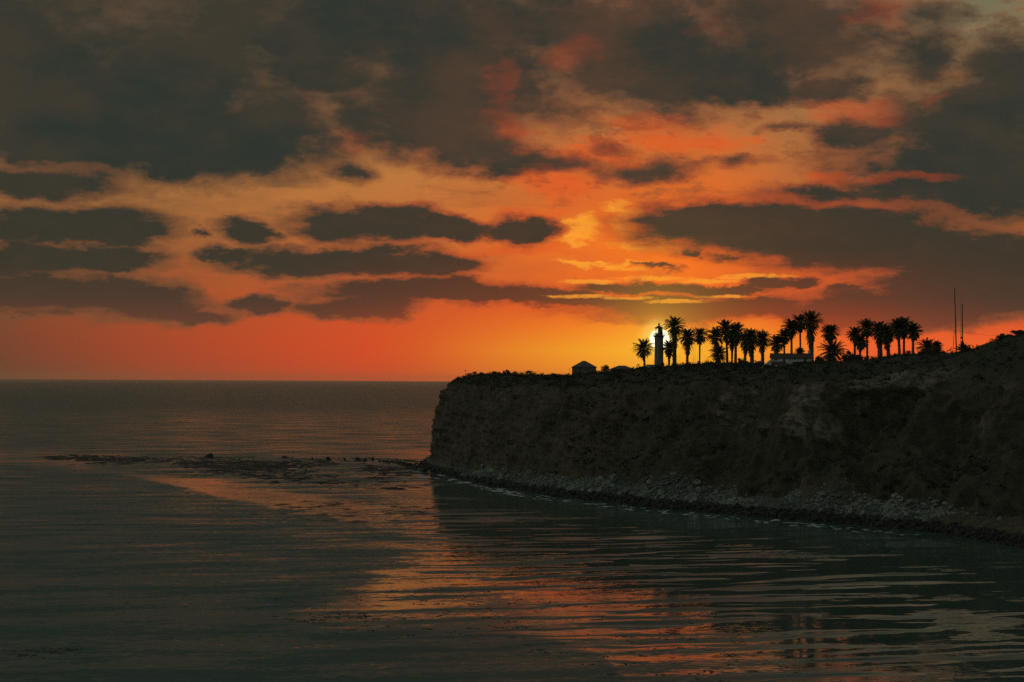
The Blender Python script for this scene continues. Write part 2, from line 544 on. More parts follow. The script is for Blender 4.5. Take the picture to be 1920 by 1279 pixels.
M['dark_roof'] = simple_mat('dark_roof', (0.055, 0.052, 0.048), (0.085, 0.078, 0.070), 1.0, 0.9, 0.4)
M['iron'] = simple_mat('iron', (0.030, 0.030, 0.030), (0.050, 0.048, 0.045), 2.0, 0.5, 0.2, spec=0.5)
M['dark_pane'] = simple_mat('dark_pane', (0.012, 0.014, 0.015), (0.018, 0.020, 0.020), 0.5, 0.08, 0, spec=0.5)
M['wood'] = simple_mat('wood', (0.060, 0.050, 0.040), (0.095, 0.080, 0.062), 3.0, 0.9, 0.5)
M['steel'] = simple_mat('steel', (0.20, 0.20, 0.19), (0.28, 0.28, 0.27), 2.0, 0.55, 0.1, spec=0.5)
M['wet_rock'] = simple_mat('wet_rock', (0.012, 0.012, 0.011), (0.030, 0.028, 0.024), 0.8, 0.75, 0.9, spec=0.25)
M['boulder'] = simple_mat('boulder', (0.11, 0.115, 0.10), (0.20, 0.20, 0.175), 0.5, 0.92, 0.9, spec=0.2)
M['cobble'] = simple_mat('cobble', (0.060, 0.068, 0.059), (0.175, 0.178, 0.158), 0.10, 0.92, 0.6, spec=0.2)
M['foam'] = simple_mat('foam', (0.26, 0.27, 0.26), (0.42, 0.43, 0.41), 0.6, 0.9, 0.3, spec=0.2)
M['kelp'] = simple_mat('kelp', (0.012, 0.011, 0.008), (0.022, 0.019, 0.012), 0.5, 0.55, 0, spec=0.3)

m, N = new_mat('lantern_glass')
tr = N.node('ShaderNodeBsdfTransparent')
tr.inputs[0].default_value = (0.93, 0.95, 0.94, 1)
gl = N.node('ShaderNodeBsdfGlossy')
gl.inputs['Roughness'].default_value = 0.03
mx = N.node('ShaderNodeMixShader')
mx.inputs[0].default_value = 0.07
N.t.links.new(tr.outputs[0], mx.inputs[1])
N.t.links.new(gl.outputs[0], mx.inputs[2])
finish(N, mx)
M['lantern_glass'] = m


def land_mat():
    m, N = new_mat('headland')
    geo = N.node('ShaderNodeNewGeometry')
    pos = geo.outputs['Position']
    nz = N.sep(geo.outputs['Normal'])[2]
    st = N.node('ShaderNodeAttribute', attribute_name='stone').outputs['Fac']
    bch = N.node('ShaderNodeAttribute', attribute_name='beach').outputs['Fac']
    veg = N.node('ShaderNodeAttribute', attribute_name='veg').outputs['Fac']
    big, bigc = N.noise(pos, 0.045, 5.0, 0.6)
    med, _ = N.noise(pos, 0.28, 6.0, 0.65)
    fine, _ = N.noise(pos, 1.6, 5.0, 0.65)
    # bedding: thin layers that lean a little
    lay, _ = N.noise(N.v('MULTIPLY', pos, (0.16, 0.16, 0.60)), 1.0, 5.0, 0.65, 1.2)
    rill, _ = N.noise(N.v('MULTIPLY', pos, (0.55, 0.55, 0.07)), 1.0, 4.0, 0.6)
    soil = N.mix(N.ss(med, 0.3, 0.7), (0.070, 0.055, 0.038), (0.175, 0.137, 0.093))
    soil = N.mix(N.ss(rill, 0.45, 0.62, 0, 0.55), soil, (0.040, 0.034, 0.026))
    soil = N.mix(N.ss(N.m('ADD', N.m('MULTIPLY', big, .5), N.m('MULTIPLY', rill, .5)), 0.46, 0.58, 0.55, 0.0), soil, (0.026, 0.027, 0.021))
    stone = N.mix(N.ss(lay, 0.38, 0.62), (0.115, 0.098, 0.074), (0.240, 0.205, 0.152))
    stone = N.mix(N.ss(fine, 0.52, 0.70, 0, 0.7), stone, (0.060, 0.052, 0.040))
    green = N.mix(N.ss(fine, 0.35, 0.68), (0.024, 0.029, 0.019), (0.050, 0.050, 0.032))
    k = N.m('ADD', st, N.m('MULTIPLY', N.m('SUBTRACT', N.m('ADD', N.m('MULTIPLY', med, .5), N.m('MULTIPLY', rill, .5)), 0.5), 2.6))
    c = N.mix(N.ss(k, 0.20, 0.95), soil, stone)
    g = N.m('ADD', veg, N.m('MULTIPLY', N.m('SUBTRACT', N.m('ADD', N.m('MULTIPLY', big, 0.6), N.m('MULTIPLY', med, 0.5)), 0.55), 3.0))
    g = N.m('SUBTRACT', g, N.m('MULTIPLY', st, 0.7))
    c = N.mix(N.ss(g, 0.2, 0.8), c, green)
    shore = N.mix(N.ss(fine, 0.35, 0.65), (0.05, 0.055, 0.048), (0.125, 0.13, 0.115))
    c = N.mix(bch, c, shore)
    z = N.sep(pos)[2]
    c = N.mix(N.ss(N.m('ADD', z, N.m('MULTIPLY', N.m('SUBTRACT', med, .5), 3.0)), 2.7, 1.7), c, (0.026, 0.026, 0.023))
    b = N.node('ShaderNodeBsdfPrincipled')
    N.put(b.inputs['Base Color'], c)
    b.inputs['Roughness'].default_value = 0.95
    b.inputs['Specular IOR Level'].default_value = 0.15
    bn = N.node('ShaderNodeBump')
    bn.inputs['Strength'].default_value = 1.0
    bn.inputs['Distance'].default_value = 1.1
    N.put(bn.inputs['Height'], N.m('ADD', N.m('MULTIPLY', med, 1.2), N.m('MULTIPLY', fine, 0.45)))
    N.put(b.inputs['Normal'], bn.outputs[0])
    finish(N, b)
    return m


def water_mat():
    m, N = new_mat('sea')
    geo = N.node('ShaderNodeNewGeometry')
    pos = geo.outputs['Position']
    ruf = N.node('ShaderNodeAttribute', attribute_name='ruffle').outputs['Fac']
    far = N.node('ShaderNodeAttribute', attribute_name='offshore').outputs['Fac']
    swl = N.node('ShaderNodeAttribute', attribute_name='swell').outputs['Fac']
    def rot(ang, sx, sy):                    # crests lie along the direction ang (degrees from +X)
        n = N.node('ShaderNodeVectorRotate', rotation_type='Z_AXIS')
        N.put(n.inputs['Vector'], pos)
        n.inputs['Angle'].default_value = R(-ang)
        return N.v('MULTIPLY', n.outputs[0], (sx, sy, 1.0))
    # the wind's edge is ragged and streaked
    wn, _ = N.noise(rot(6, 0.016, 0.070), 1.0, 7.0, 0.66)
    sn, _ = N.noise(rot(9, 0.010, 0.060), 1.0, 5.0, 0.62)
    rr = N.m('ADD', ruf, N.m('MULTIPLY', N.m('SUBTRACT', wn, 0.5), 1.6))
    rr = N.ss(rr, 0.22, 0.72)
    rr = N.m('MULTIPLY', rr, N.ss(sn, 0.34, 0.58, 0.45, 1.0))
    # wavelets: steep towards the shore, gentle on their backs
    w1, wc = N.noise(rot(12, 0.030, 0.110), 1.0, 6.0, 0.74)
    w2, _ = N.noise(rot(8, 0.55, 1.25), 1.0, 3.0, 0.7)
    t = N.m('ADD', N.m('SUBTRACT', w1, 0.5), N.m('MULTIPLY', N.m('SUBTRACT', w2, 0.5), 0.85))
    t = N.m('ADD', N.m('MAXIMUM', t, 0.0), N.m('MULTIPLY', N.m('MINIMUM', t, 0.0), 0.40))
    amp = N.m('MULTIPLY_ADD', rr, CHOP[1] - CHOP[0], CHOP[0])
    cy = N.m('MULTIPLY', N.m('ADD', t, 0.0), N.m('MULTIPLY', amp, -1.0))
    cy = N.m('SUBTRACT', cy, N.m('MULTIPLY', rr, LEAN))
    cx = N.m('MULTIPLY', N.m('SUBTRACT', N.sep(wc)[0], 0.5), N.m('MULTIPLY', amp, 0.35))
    # swell running in: narrow steep faces between broad flat backs
    def train(ang, lam, wob, ws, lo, hi):
        q = rot(ang, 1.0, 1.0)
        yy = N.sep(q)[1]
        n1, _ = N.noise(N.v('MULTIPLY', q, (ws, ws * 2.2, 1.0)), 1.0, 4.0, 0.55)
        g1_, _ = N.noise(N.v('MULTIPLY', q, (ws * 1.3, ws * 2.6, 1.0)), 1.0, 2.0, 0.5)
        ph = N.m('MULTIPLY_ADD', yy, 2 * math.pi / lam, N.m('MULTIPLY', n1, wob))
        h = N.m('ADD', N.m('SINE', ph), N.m('MULTIPLY', N.m('SUBTRACT', g1_, 0.52), 5.0))
        return N.ss(h, lo, hi), h
    k1, h1 = train(17, 13.0, 16.0, 0.017, 0.48, 1.1)
    k2, h2 = train(11, 6.2, 18.0, 0.030, 0.62, 1.2)
    sw = N.m('ADD', k1, N.m('MULTIPLY', k2, 0.75))
    sw = N.m('ADD', sw, N.m('MULTIPLY', h1, 0.05))
    sy = N.m('MULTIPLY', sw, N.m('MULTIPLY', swl, -SWELL))
    s = N.xyz(cx, N.m('ADD', cy, sy), 0.0)
    nrm = N.v('NORMALIZE', N.v('ADD', s, (0, 0, 1.0)))
    b = N.node('ShaderNodeBsdfPrincipled')
    b.inputs['Base Color'].default_value = (0.042, 0.070, 0.060, 1)
    b.inputs['IOR'].default_value = 1.333
    b.inputs['Specular IOR Level'].default_value = 0.5
    rg = N.m('MULTIPLY_ADD', rr, 0.11, 0.04)
    rg = N.m('MAXIMUM', rg, N.m('MULTIPLY', far, 0.24))
    N.put(b.inputs['Roughness'], rg)
    N.put(b.inputs['Normal'], nrm)
    finish(N, b)
    return m


CHOP = (0.11, 1.10)
LEAN = 0.080
SWELL = 0.11
M['headland'] = land_mat()
M['sea'] = water_mat()


# ------------------------------------------------------------------ the headland
SIL = np.array([(700, 724), (835, 722), (850, 714), (872, 707), (905, 706), (1000, 707), (1072, 708), (1120, 705), (1160, 701), (1200, 697), (1240, 693),
                (1262, 687), (1300, 685), (1330, 684), (1360, 680), (1420, 682), (1440, 684), (1530, 684), (1560, 681), (1600, 678),
                (1650, 673), (1690, 669), (1720, 664), (1770, 664), (1790, 661), (1830, 664), (1850, 664), (1865, 660), (1885, 653),
                (1905, 640), (1920, 628), (2000, 606), (2300, 560), (3000, 520)], dtype=float)


def sil_z(X, Y):
    px = 960 + X / Y * FPX
    return at(px, float(np.interp(px, SIL[:, 0], SIL[:, 1])), Y).z


def seapt(px, py):
    v = sea(px, py)
    return (v.x, v.y)


n0 = (0.933, 0.36)
# base point, inland direction, distance to the middle line, then (distance, height) controls
STN = [
    ((250, 120), (0.80, 0.60), 150, [(0, -2), (12, 4), (28, 14), (44, 26), (56, 36), (66, 44), (105, 60)]),
    ((172, 265), (0.90, 0.43), 150, [(0, -2), (12, 4), (28, 14), (44, 26), (56, 34), (64, 41), (105, None)]),
    ((134, 335), n0, 145, [(0, -2), (13, 4), (28, 14), (42, 24), (54, 32), (62, 38), (100, None)]),
    (seapt(1920, 1032), n0, 140, [(0, -2), (13, 4), (28, 14), (42, 24), (54, 31), (62, 37), (98, None)]),
    (seapt(1710, 998), n0, 138, [(0, -2), (14, 5), (28, 13), (42, 22), (52, 30), (60, 36.5), (96, None)]),
    (seapt(1500, 978), n0, 136, [(0, -2), (14, 5), (28, 13), (40, 20), (49, 27), (56, 36), (92, None)]),
    (seapt(1300, 961), n0, 134, [(0, -2), (14, 5), (27, 13), (38, 20), (46, 28), (53, 35), (90, None)]),
    (seapt(1150, 946), n0, 132, [(0, -2), (13, 4.8), (24, 13), (33, 21), (40, 28), (48, 34), (90, None)]),
    (seapt(1000, 927), (0.95, 0.31), 130, [(0, -2), (12, 4.5), (19, 13), (25, 21), (30, 28), (38, 33.5), (95, None)]),
    (seapt(900, 909), (0.98, 0.2), 125, [(0, -2), (10, 3.5), (15, 12), (19, 20), (23, 28), (30, 33.5), (98, None)]),
    (seapt(832, 892), (0.99, 0.12), 95, [(0, -2), (6, 3), (9, 10), (11, 19), (13.5, 27), (18, 33.5), (66, None)]),
    (seapt(792, 876), (1.0, 0.05), 70, [(0, -2), (2.5, 3.5), (4.4, 7.0), (5.6, 15), (7.6, 27), (10.4, 34.8), (22, 37.8)]),
    ((-36, 800), (0.98, -0.15), 70, [(0, -2), (3, 4), (5, 10), (7, 18), (9, 27), (13, 34), (26, 37)]),
    ((-20, 830), (0.85, -0.52), 85, [(0, -2), (3, 4), (6, 11), (9, 19), (12, 28), (16, 34), (36, 37)]),
    ((30, 872), (0.45, -0.89), 110, [(0, -2), (4, 4), (8, 12), (12, 20), (16, 28), (20, 34), (50, 37)]),
    ((120, 892), (0.1, -0.99), 130, [(0, -2), (4, 4), (8, 12), (12, 20), (16, 28), (20, 34), (60, 37)]),
    ((260, 850), (-0.2, -0.98), 170, [(0, -2), (4, 4), (8, 12), (12, 20), (16, 28), (20, 36), (70, 42)]),
]
SUB = [6, 8, 26, 90, 80, 80, 80, 80, 80, 80, 60, 36, 16, 8, 8, 8]


def build_headland():
    base = np.array([s[0] for s in STN], float)
    nd = np.array([s[1] for s in STN], float)
    nd /= np.linalg.norm(nd, axis=1)[:, None]
    D = np.array([s[2] for s in STN], float)
    ctl = np.array([[(d, 0 if z is None else z) for d, z in s[3]] for s in STN], float)
    for i, s in enumerate(STN):
        if s[3][-1][1] is None:
            P = base[i] + nd[i] * ctl[i, -1, 0]
            ctl[i, -1, 1] = sil_z(P[0], P[1])
    # parameter along the shore with uneven sampling
    ts = np.concatenate([np.linspace(i, i + 1, n, endpoint=False) for i, n in enumerate(SUB)] + [[len(STN) - 1]])
    k = np.arange(len(STN))

    def crv(y):                                   # cubic Hermite through the stations
        y = np.asarray(y, float)
        i = np.clip(np.floor(ts).astype(int), 0, len(STN) - 2)
        f = ts - i
        g = np.gradient(y)
        return ((2 * f**3 - 3 * f**2 + 1) * y[i] + (f**3 - 2 * f**2 + f) * g[i] + (-2 * f**3 + 3 * f**2) * y[i + 1] + (f**3 - f**2) * g[i + 1])
    B = np.stack([crv(base[:, 0]), crv(base[:, 1])], 1)
    Nn = np.stack([np.interp(ts, k, nd[:, 0]), np.interp(ts, k, nd[:, 1])], 1)
    Nn /= np.linalg.norm(Nn, axis=1)[:, None]
    Dm = np.interp(ts, k, D)
    C = np.stack([np.stack([np.interp(ts, k, ctl[:, j, q]) for q in (0, 1)], 1) for j in range(7)], 1)   # (ns,7,2)
    # samples across: dense on the face
    tt = np.concatenate([np.linspace(0, 1, 14, endpoint=False), np.linspace(1, 5, 96, endpoint=False), np.linspace(5, 6, 34, endpoint=False), np.linspace(6, 7, 8)])
    ns, nt = len(ts), len(tt)
    V = np.zeros((ns, nt, 3))
    q = np.arange(7)
    for i in range(ns):
        d = np.interp(np.minimum(tt, 6), q, C[i, :, 0])
        z = np.interp(np.minimum(tt, 6), q, C[i, :, 1])
        # rounded brow between brink and ridge: ease out
        e = np.clip(tt - 5, 0, 1)
        z = np.where(tt > 5, C[i, 5, 1] + (C[i, 6, 1] - C[i, 5, 1]) * (1 - (1 - e) ** 1.7), z)
        bk = np.clip(tt - 6, 0, 1)
        d = d + bk * (max(Dm[i], C[i, 6, 0] + 5) - C[i, 6, 0])
        z = z - bk * 1.5
        V[i, :, 0] = B[i, 0] + Nn[i, 0] * d
        V[i, :, 1] = B[i, 1] + Nn[i, 1] * d
        V[i, :, 2] = z
    P = V.reshape(-1, 3)
    # real ridge heights all along the front, from where each ridge point truly stands
    T2 = np.repeat(tt[None, :], ns, 0)
    S2 = np.repeat(ts[:, None], nt, 1)
    for i in range(ns):
        if 1.0 < ts[i] < 10.6:
            jr = int(np.argmin(abs(tt - 6)))
            want = sil_z(V[i, jr, 0], V[i, jr, 1])
            wgt = np.clip(tt - 5, 0, 1) ** 1.0 * min(1.0, (10.6 - ts[i]) / 0.4, (ts[i] - 1.0) / .3)
            V[i, :, 2] += (want - V[i, jr, 2]) * wgt
    # displacement along the surface normal
    du = np.gradient(V, axis=0)
    dv = np.gradient(V, axis=1)
    nr = np.cross(du, dv)
    nr /= np.linalg.norm(nr, axis=2)[:, :, None] + 1e-9
    nr[nr[:, :, 2] < 0] *= -1
    face = sstep(T2, 0.8, 1.4) * (1 - sstep(T2, 4.6, 5.2))
    tipw = sstep(S2, 6.2, 9.0)
    vert = V.copy()
    Pz = V.reshape(-1, 3)
    big = fbm(Pz * [0.06, 0.06, 0.035], 3, 0.5, 1).reshape(ns, nt)
    med = fbm(Pz * [0.22, 0.22, 0.16], 4, 0.55, 5).reshape(ns, nt)
    fin = fbm(Pz * 0.9, 3, 0.55, 9).reshape(ns, nt)
    lay = fbm(Pz * [0.03, 0.03, 0.62], 3, 0.6, 13).reshape(ns, nt)
    gul = fbm(Pz * [0.16, 0.16, 0.02], 3, 0.5, 21).reshape(ns, nt)
    rid = 1 - abs(fbm(Pz * [0.10, 0.10, 0.03], 4, 0.55, 61).reshape(ns, nt)) * 3.2
    amp = face * (3.0 * big + 2.2 * med + 0.9 * fin + (0.35 + 0.45 * tipw) * lay + (1.8 + 2.0 * (1 - tipw)) * (gul - 0.6 * abs(gul)) + 1.5 * rid * (1 - 0.6 * tipw) - 0.5)
    but = fbm(Pz * [0.030, 0.030, 0.010], 3, 0.5, 91).reshape(ns, nt)
    amp += face * (1 - 0.75 * tipw) * (7.5 * (0.35 - abs(but) * 2.0) + 4.5 * big)
    bch = sstep(T2, 0.1, 0.4) * (1 - sstep(T2, 0.85, 1.2))
    amp += bch * (0.7 * med + 0.5 * fin)
    shore = (1 - sstep(T2, 0.5, 1.2)) * 3.2 * (fbm(Pz * [0.10, 0.10, 0.0], 4, 0.6, 51).reshape(ns, nt))
    vert[:, :, :2] += Nn[:, None, :] * shore[:, :, None]
    V[:, :, :2] = vert[:, :, :2]
    top = sstep(T2, 4.9, 5.4)
    amp += top * (0.25 * med + 0.22 * fin)
    V = V + nr * amp[:, :, None]
    P = V.reshape(-1, 3)
    idx = np.arange(ns * nt).reshape(ns, nt)
    F = np.stack([idx[:-1, :-1], idx[1:, :-1], idx[1:, 1:], idx[:-1, 1:]], -1).reshape(-1, 4)
    veg = (0.10 + 0.55 * sstep(T2, 4.7, 5.3) + 0.30 * (1 - tipw) * face)
    return P, F, dict(veg=veg, bch=bch, face=face, T=T2, S=S2), (ns, nt)


P_land, F_land, L_at, (NS, NT) = build_headland()
land_bvh = BVHTree.FromPolygons([tuple(p) for p in P_land], [tuple(f) for f in F_land])


def hit(px, py):
    o = Vector((0, 0, CAM_H))
    h = land_bvh.ray_cast(o, ray(px, py))
    return h[0]


def ground(X, Y):
    h = land_bvh.ray_cast(Vector((X, Y, 200)), Vector((0, 0, -1)))
    return h[0].z if h[0] else 0.0


stone = np.zeros(len(P_land))
for px, py, rpx, w in [(1385, 770, 42, .9), (1400, 735, 30, .6), (1430, 800, 22, .5), (1520, 745, 40, 1), (1500, 790, 36, 1), (1545, 795, 34, .8),
                       (1620, 722, 40, .7), (1680, 712, 50, .75), (1750, 712, 50, .6), (1850, 800, 36, .4), (1880, 735, 40, .4),
                       (930, 770, 60, .3), (900, 830, 50, .25), (1010, 800, 50, .25), (1510, 900, 36, .35), (1590, 905, 25, .4)]:
    h = hit(px, py)
    if h is None:
        continue
    rm = rpx / FPX * (h.length)
    d2 = ((P_land - np.array(h)) ** 2).sum(1) / rm ** 2
    stone = np.maximum(stone, w * np.exp(-d2 * 0.9))
# outcrops stand proud of the slope in broken blocks
_blk = fbm(P_land * [0.16, 0.16, 0.26], 3, 0.5, 83)
_blk = np.round(_blk * 7) / 7 * 0.7 + _blk * 0.3
_st = sstep(stone, 0.25, 0.65)
P_land[:, 0] -= 0.90 * _st * (1.6 + 3.6 * _blk)
P_land[:, 1] -= 0.43 * _st * (1.6 + 3.6 * _blk)
land_bvh = BVHTree.FromPolygons([tuple(p) for p in P_land], [tuple(f) for f in F_land])
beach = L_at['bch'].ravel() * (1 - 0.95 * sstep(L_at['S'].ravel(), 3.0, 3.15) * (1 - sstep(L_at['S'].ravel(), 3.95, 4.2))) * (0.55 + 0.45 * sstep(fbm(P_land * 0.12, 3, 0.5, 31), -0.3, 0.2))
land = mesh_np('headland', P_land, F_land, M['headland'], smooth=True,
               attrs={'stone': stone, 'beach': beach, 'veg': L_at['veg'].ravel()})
tag(land, kind='structure')


# ------------------------------------------------------------------ the sea
def ell(px, py, cx, cy, rx, ry):
    return np.clip(1 - ((px - cx) / rx) ** 2 - ((py - cy) / ry) ** 2, 0, 1)


def build_sea():
    azs = np.unique(np.concatenate([np.arange(-24, 24.01, 0.16), np.arange(-180, -24, 6.0), np.arange(24, 180.1, 6.0)]))
    rs = np.concatenate([[0.5, 20, 60, 100], 130 * 1.0085 ** np.arange(0, 250), 130 * 1.0085 ** 250 * 1.05 ** np.arange(1, 87)])
    A, Rr = np.meshgrid(np.radians(azs), rs, indexing='ij')
    X, Y = Rr * np.sin(A), Rr * np.cos(A)
    V = np.stack([X, Y, np.zeros_like(X)], -1)
    na, nr_ = A.shape
    idx = np.arange(na * nr_).reshape(na, nr_)
    F = np.stack([idx[:-1, :-1], idx[1:, :-1], idx[1:, 1:], idx[:-1, 1:]], -1).reshape(-1, 4)
    # plan positions expressed as sight lines, to lay out the wind patches
    Ys = np.maximum(Y, 1.0)
    px = np.where(Y > 1, 960 + X / Ys * FPX, 0)
    py = 709 + 0.0054 * px + CAM_H / Ys * FPX
    yb = np.interp(px, [-400, 0, 120, 230, 330, 430, 520, 600, 700, 790, 900], [872, 868, 873, 886, 910, 936, 950, 962, 984, 998, 1012])
    xr = np.interp(py, [860, 1000, 1040, 1080, 1120, 1150, 1170, 1400], [900, 800, 770, 700, 620, 520, 440, 360])
    left = sstep(py - yb, -10, 14) * sstep(xr - px, -150, 170)
    bt = np.interp(px, [300, 560, 800, 950, 1050, 1130, 1180, 1300], [1150, 1178, 1188, 1188, 1203, 1228, 1279, 1500])
    bottom = sstep(py - bt, -22, 26)
    farz = 1 - sstep(py, 835, 868)
    reef = np.clip(ell(px, py, 480, 872, 360, 30) * 1.8 + ell(px, py, 660, 888, 180, 34) * 1.3, 0, 1)
    band = 0.46 * (1 - sstep(py - yb, -46, -16)) * (1 - 0.45 * sstep(px, 690, 800)) + 0.12 + 0.25 * (1 - sstep(px, 60, 260))
    ruf = np.maximum.reduce([left * 0.98, bottom * 0.95, farz * 0.62, reef * 0.95, np.where(py < yb, band, 0.12)])
    P2 = np.stack([X.ravel() / 26, Y.ravel() / 11, np.zeros(X.size)], 1)
    nz = fbm(P2, 4, 0.55, 41).reshape(X.shape)
    paws = sstep(nz, 0.28, 0.44) * sstep(px, 1050, 1500) * sstep(py, 985, 1030) * 0.55
    for c in [(1480, 1040, 130, 9), (1370, 1042, 60, 5), (1530, 1053, 60, 7), (1830, 1168, 110, 20), (1770, 1148, 80, 10), (1790, 1120, 60, 8), (1660, 1116, 110, 6),
              (1850, 1192, 90, 10), (950, 973, 30, 4), (1090, 985, 60, 3), (1560, 1050, 50, 6), (1700, 1075, 90, 4), (1880, 1165, 60, 14), (1230, 995, 60, 3)]:
        paws = np.maximum(paws, sstep(ell(px, py, *c), 0.0, 0.7) * 0.58)
    ruf = np.maximum(ruf, paws)
    ruf = np.where(Y < 1, 0.6, ruf)
    off = sstep(Rr, 700, 2600) * 1.0
    swl = 0.2 + 0.8 * sstep(px, 520, 980) * sstep(py, 950, 1060) - 0.45 * sstep(px, 1450, 1750) * (1 - sstep(py, 1120, 1240)) * sstep(py, 950, 1060)
    o = mesh_np('sea_water', V.reshape(-1, 3), F, M['sea'], smooth=True,
                attrs={'ruffle': ruf.ravel(), 'offshore': off.ravel(), 'swell': swl.ravel()})
    tag(o, kind='structure')


build_sea()


# ------------------------------------------------------------------ lighthouse
def build_lighthouse():
    Y = 705.0
    c = at(1235.5, 660, Y)
    X = c.x
    g = ground(X, Y)
    zt = lambda py: at(1235.5, py, Y).z
    root = thing('lighthouse', 'tall white cylindrical lighthouse standing in front of the setting sun', 'lighthouse', (X, Y, g))
    u = Y / FPX                                   # metres per photo pixel there
    h = lambda py: zt(py) - g
    b = MB()
    zg = h(630.5)
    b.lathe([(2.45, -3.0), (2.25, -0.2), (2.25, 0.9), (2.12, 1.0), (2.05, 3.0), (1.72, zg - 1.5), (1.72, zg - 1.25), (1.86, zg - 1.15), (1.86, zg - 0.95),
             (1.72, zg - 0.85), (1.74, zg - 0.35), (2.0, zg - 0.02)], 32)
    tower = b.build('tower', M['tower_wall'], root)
    for zz, ang in ((3.6, -100), (7.2, -78), (10.4, -104)):
        a = R(ang)
        rr = 2.05 - (zz - 3) / (zg - 4.5) * 0.33
        w = MB()
        w.box((math.cos(a) * (rr - 0.02), math.sin(a) * (rr - 0.02), zz), (0.18, 0.75, 1.35), a)
        fr = w.build('window', M['grey_wall'], root)
        p_ = MB()
        p_.box((math.cos(a) * (rr + 0.065), math.sin(a) * (rr + 0.065), zz), (0.02, 0.5, 1.08), a)
        p_.build('pane', M['dark_pane'], fr)
    # gallery
    b = MB()
    b.lathe([(1.75, zg), (2.35, zg + 0.12), (2.40, zg + 0.16), (2.40, zg + 0.32), (1.4, zg + 0.34)], 32)
    for k in range(12):
        a = 2 * math.pi * (k + .5) / 12
        b.tube([(1.74 * math.cos(a), 1.74 * math.sin(a), zg - 0.7), (2.28 * math.cos(a), 2.28 * math.sin(a), zg + 0.08)], 0.07, 5)
    gal = b.build('gallery', M['iron'], root)
    b = MB()
    for k in range(20):
        a = 2 * math.pi * k / 20
        x, y = 2.3 * math.cos(a), 2.3 * math.sin(a)
        b.tube([(x, y, zg + 0.3), (x, y, zg + 1.35)], 0.028, 5)
    for zz in (0.66, 1.0, 1.35):
        ring = [(2.3 * math.cos(2 * math.pi * k / 24), 2.3 * math.sin(2 * math.pi * k / 24), zg + zz) for k in range(25)]
        b.tube(ring, 0.028, 5, cap=False)
    b.build('railing', M['iron'], gal)
    # lantern room
    zr = h(615.5)
    z0 = zg + 0.34
    b = MB()
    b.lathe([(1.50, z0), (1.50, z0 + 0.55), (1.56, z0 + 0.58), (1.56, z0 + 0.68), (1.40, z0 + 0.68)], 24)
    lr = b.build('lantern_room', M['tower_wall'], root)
    b = MB()
    NP = 10
    for k in range(NP):
        a = 2 * math.pi * (k + .35) / NP
        b.tube([(1.48 * math.cos(a), 1.48 * math.sin(a), z0 + 0.6), (1.48 * math.cos(a), 1.48 * math.sin(a), zr + 0.05)], 0.08, 6)
    for zz in (z0 + 0.72, zr):
        b.tube([(1.48 * math.cos(2 * math.pi * k / 24), 1.48 * math.sin(2 * math.pi * k / 24), zz) for k in range(25)], 0.06, 5, cap=False)
    b.build('mullion', M['iron'], lr)
    b = MB()
    n = 30
    vs = [(1.45 * math.cos(2 * math.pi * k / n), 1.45 * math.sin(2 * math.pi * k / n), z) for z in (z0 + 0.7, zr) for k in range(n)]
    b.add(vs, [(k, (k + 1) % n, n + (k + 1) % n, n + k) for k in range(n)])
    b.build('glazing', M['lantern_glass'], lr)
    b = MB()
    zm = (z0 + zr) / 2 + 0.2
    b.lathe([(0.60, z0 + 0.3), (0.86, z0 + 0.75), (0.95, zm - 0.4), (0.98, zm), (0.95, zm + 0.4), (0.88, zr - 0.25), (0.6, zr - 0.06)], 20, (0.46, 0.0, 0))
    b.build('lens', M['dark_pane'], lr)
    za = h(607.0)
    b = MB()
    hr = h(611.0) - zr
    b.lathe([(1.45, zr), (1.80, zr + 0.02), (1.82, zr + 0.16), (1.62, zr + 0.26), (1.05, zr + hr * 0.62), (0.42, zr + hr), (0.36, zr + hr + .05)], 24)
    roof = b.build('roof', M['iron'], root)
    zb = zr + hr
    b = MB()
    b.lathe([(0.30, zb - 0.05), (0.28, zb + 0.35), (0.40, zb + 0.42), (0.42, zb + 0.70), (0.30, zb + 0.86), (0.08, zb + 0.98), (0.05, zb + 1.3), (0.01, zb + 1.5)], 16)
    b.build('vent_ball', M['iron'], roof)
    return X, Y


LH_X, LH_Y = build_lighthouse()


# ------------------------------------------------------------------ buildings
def window_part(root, c, w, h_, rz=0.0, name='window', frame='grey_wall'):
    """a shallow frame standing 6 cm proud of a wall facing local -Y, with a dark pane set into it"""
    b = MB()
    t = 0.09
    for cx, cz, sx, sz in ((0, h_ / 2 - t / 2, w, t), (0, -h_ / 2 + t / 2, w, t), (-w / 2 + t / 2, 0, t, h_ - 2 * t), (w / 2 - t / 2, 0, t, h_ - 2 * t), (0, 0, 0.05, h_ - 2 * t)):
        b.box((c[0] + cx, c[1] - 0.03, c[2] + cz), (sx, 0.06, sz))
    f = b.build(name, M[frame], root)
    p = MB()
    p.box((c[0], c[1] - 0.008, c[2]), (w - 0.02, 0.016, h_ - 0.02))
    p.build('pane', M['dark_pane'], f)
    return f


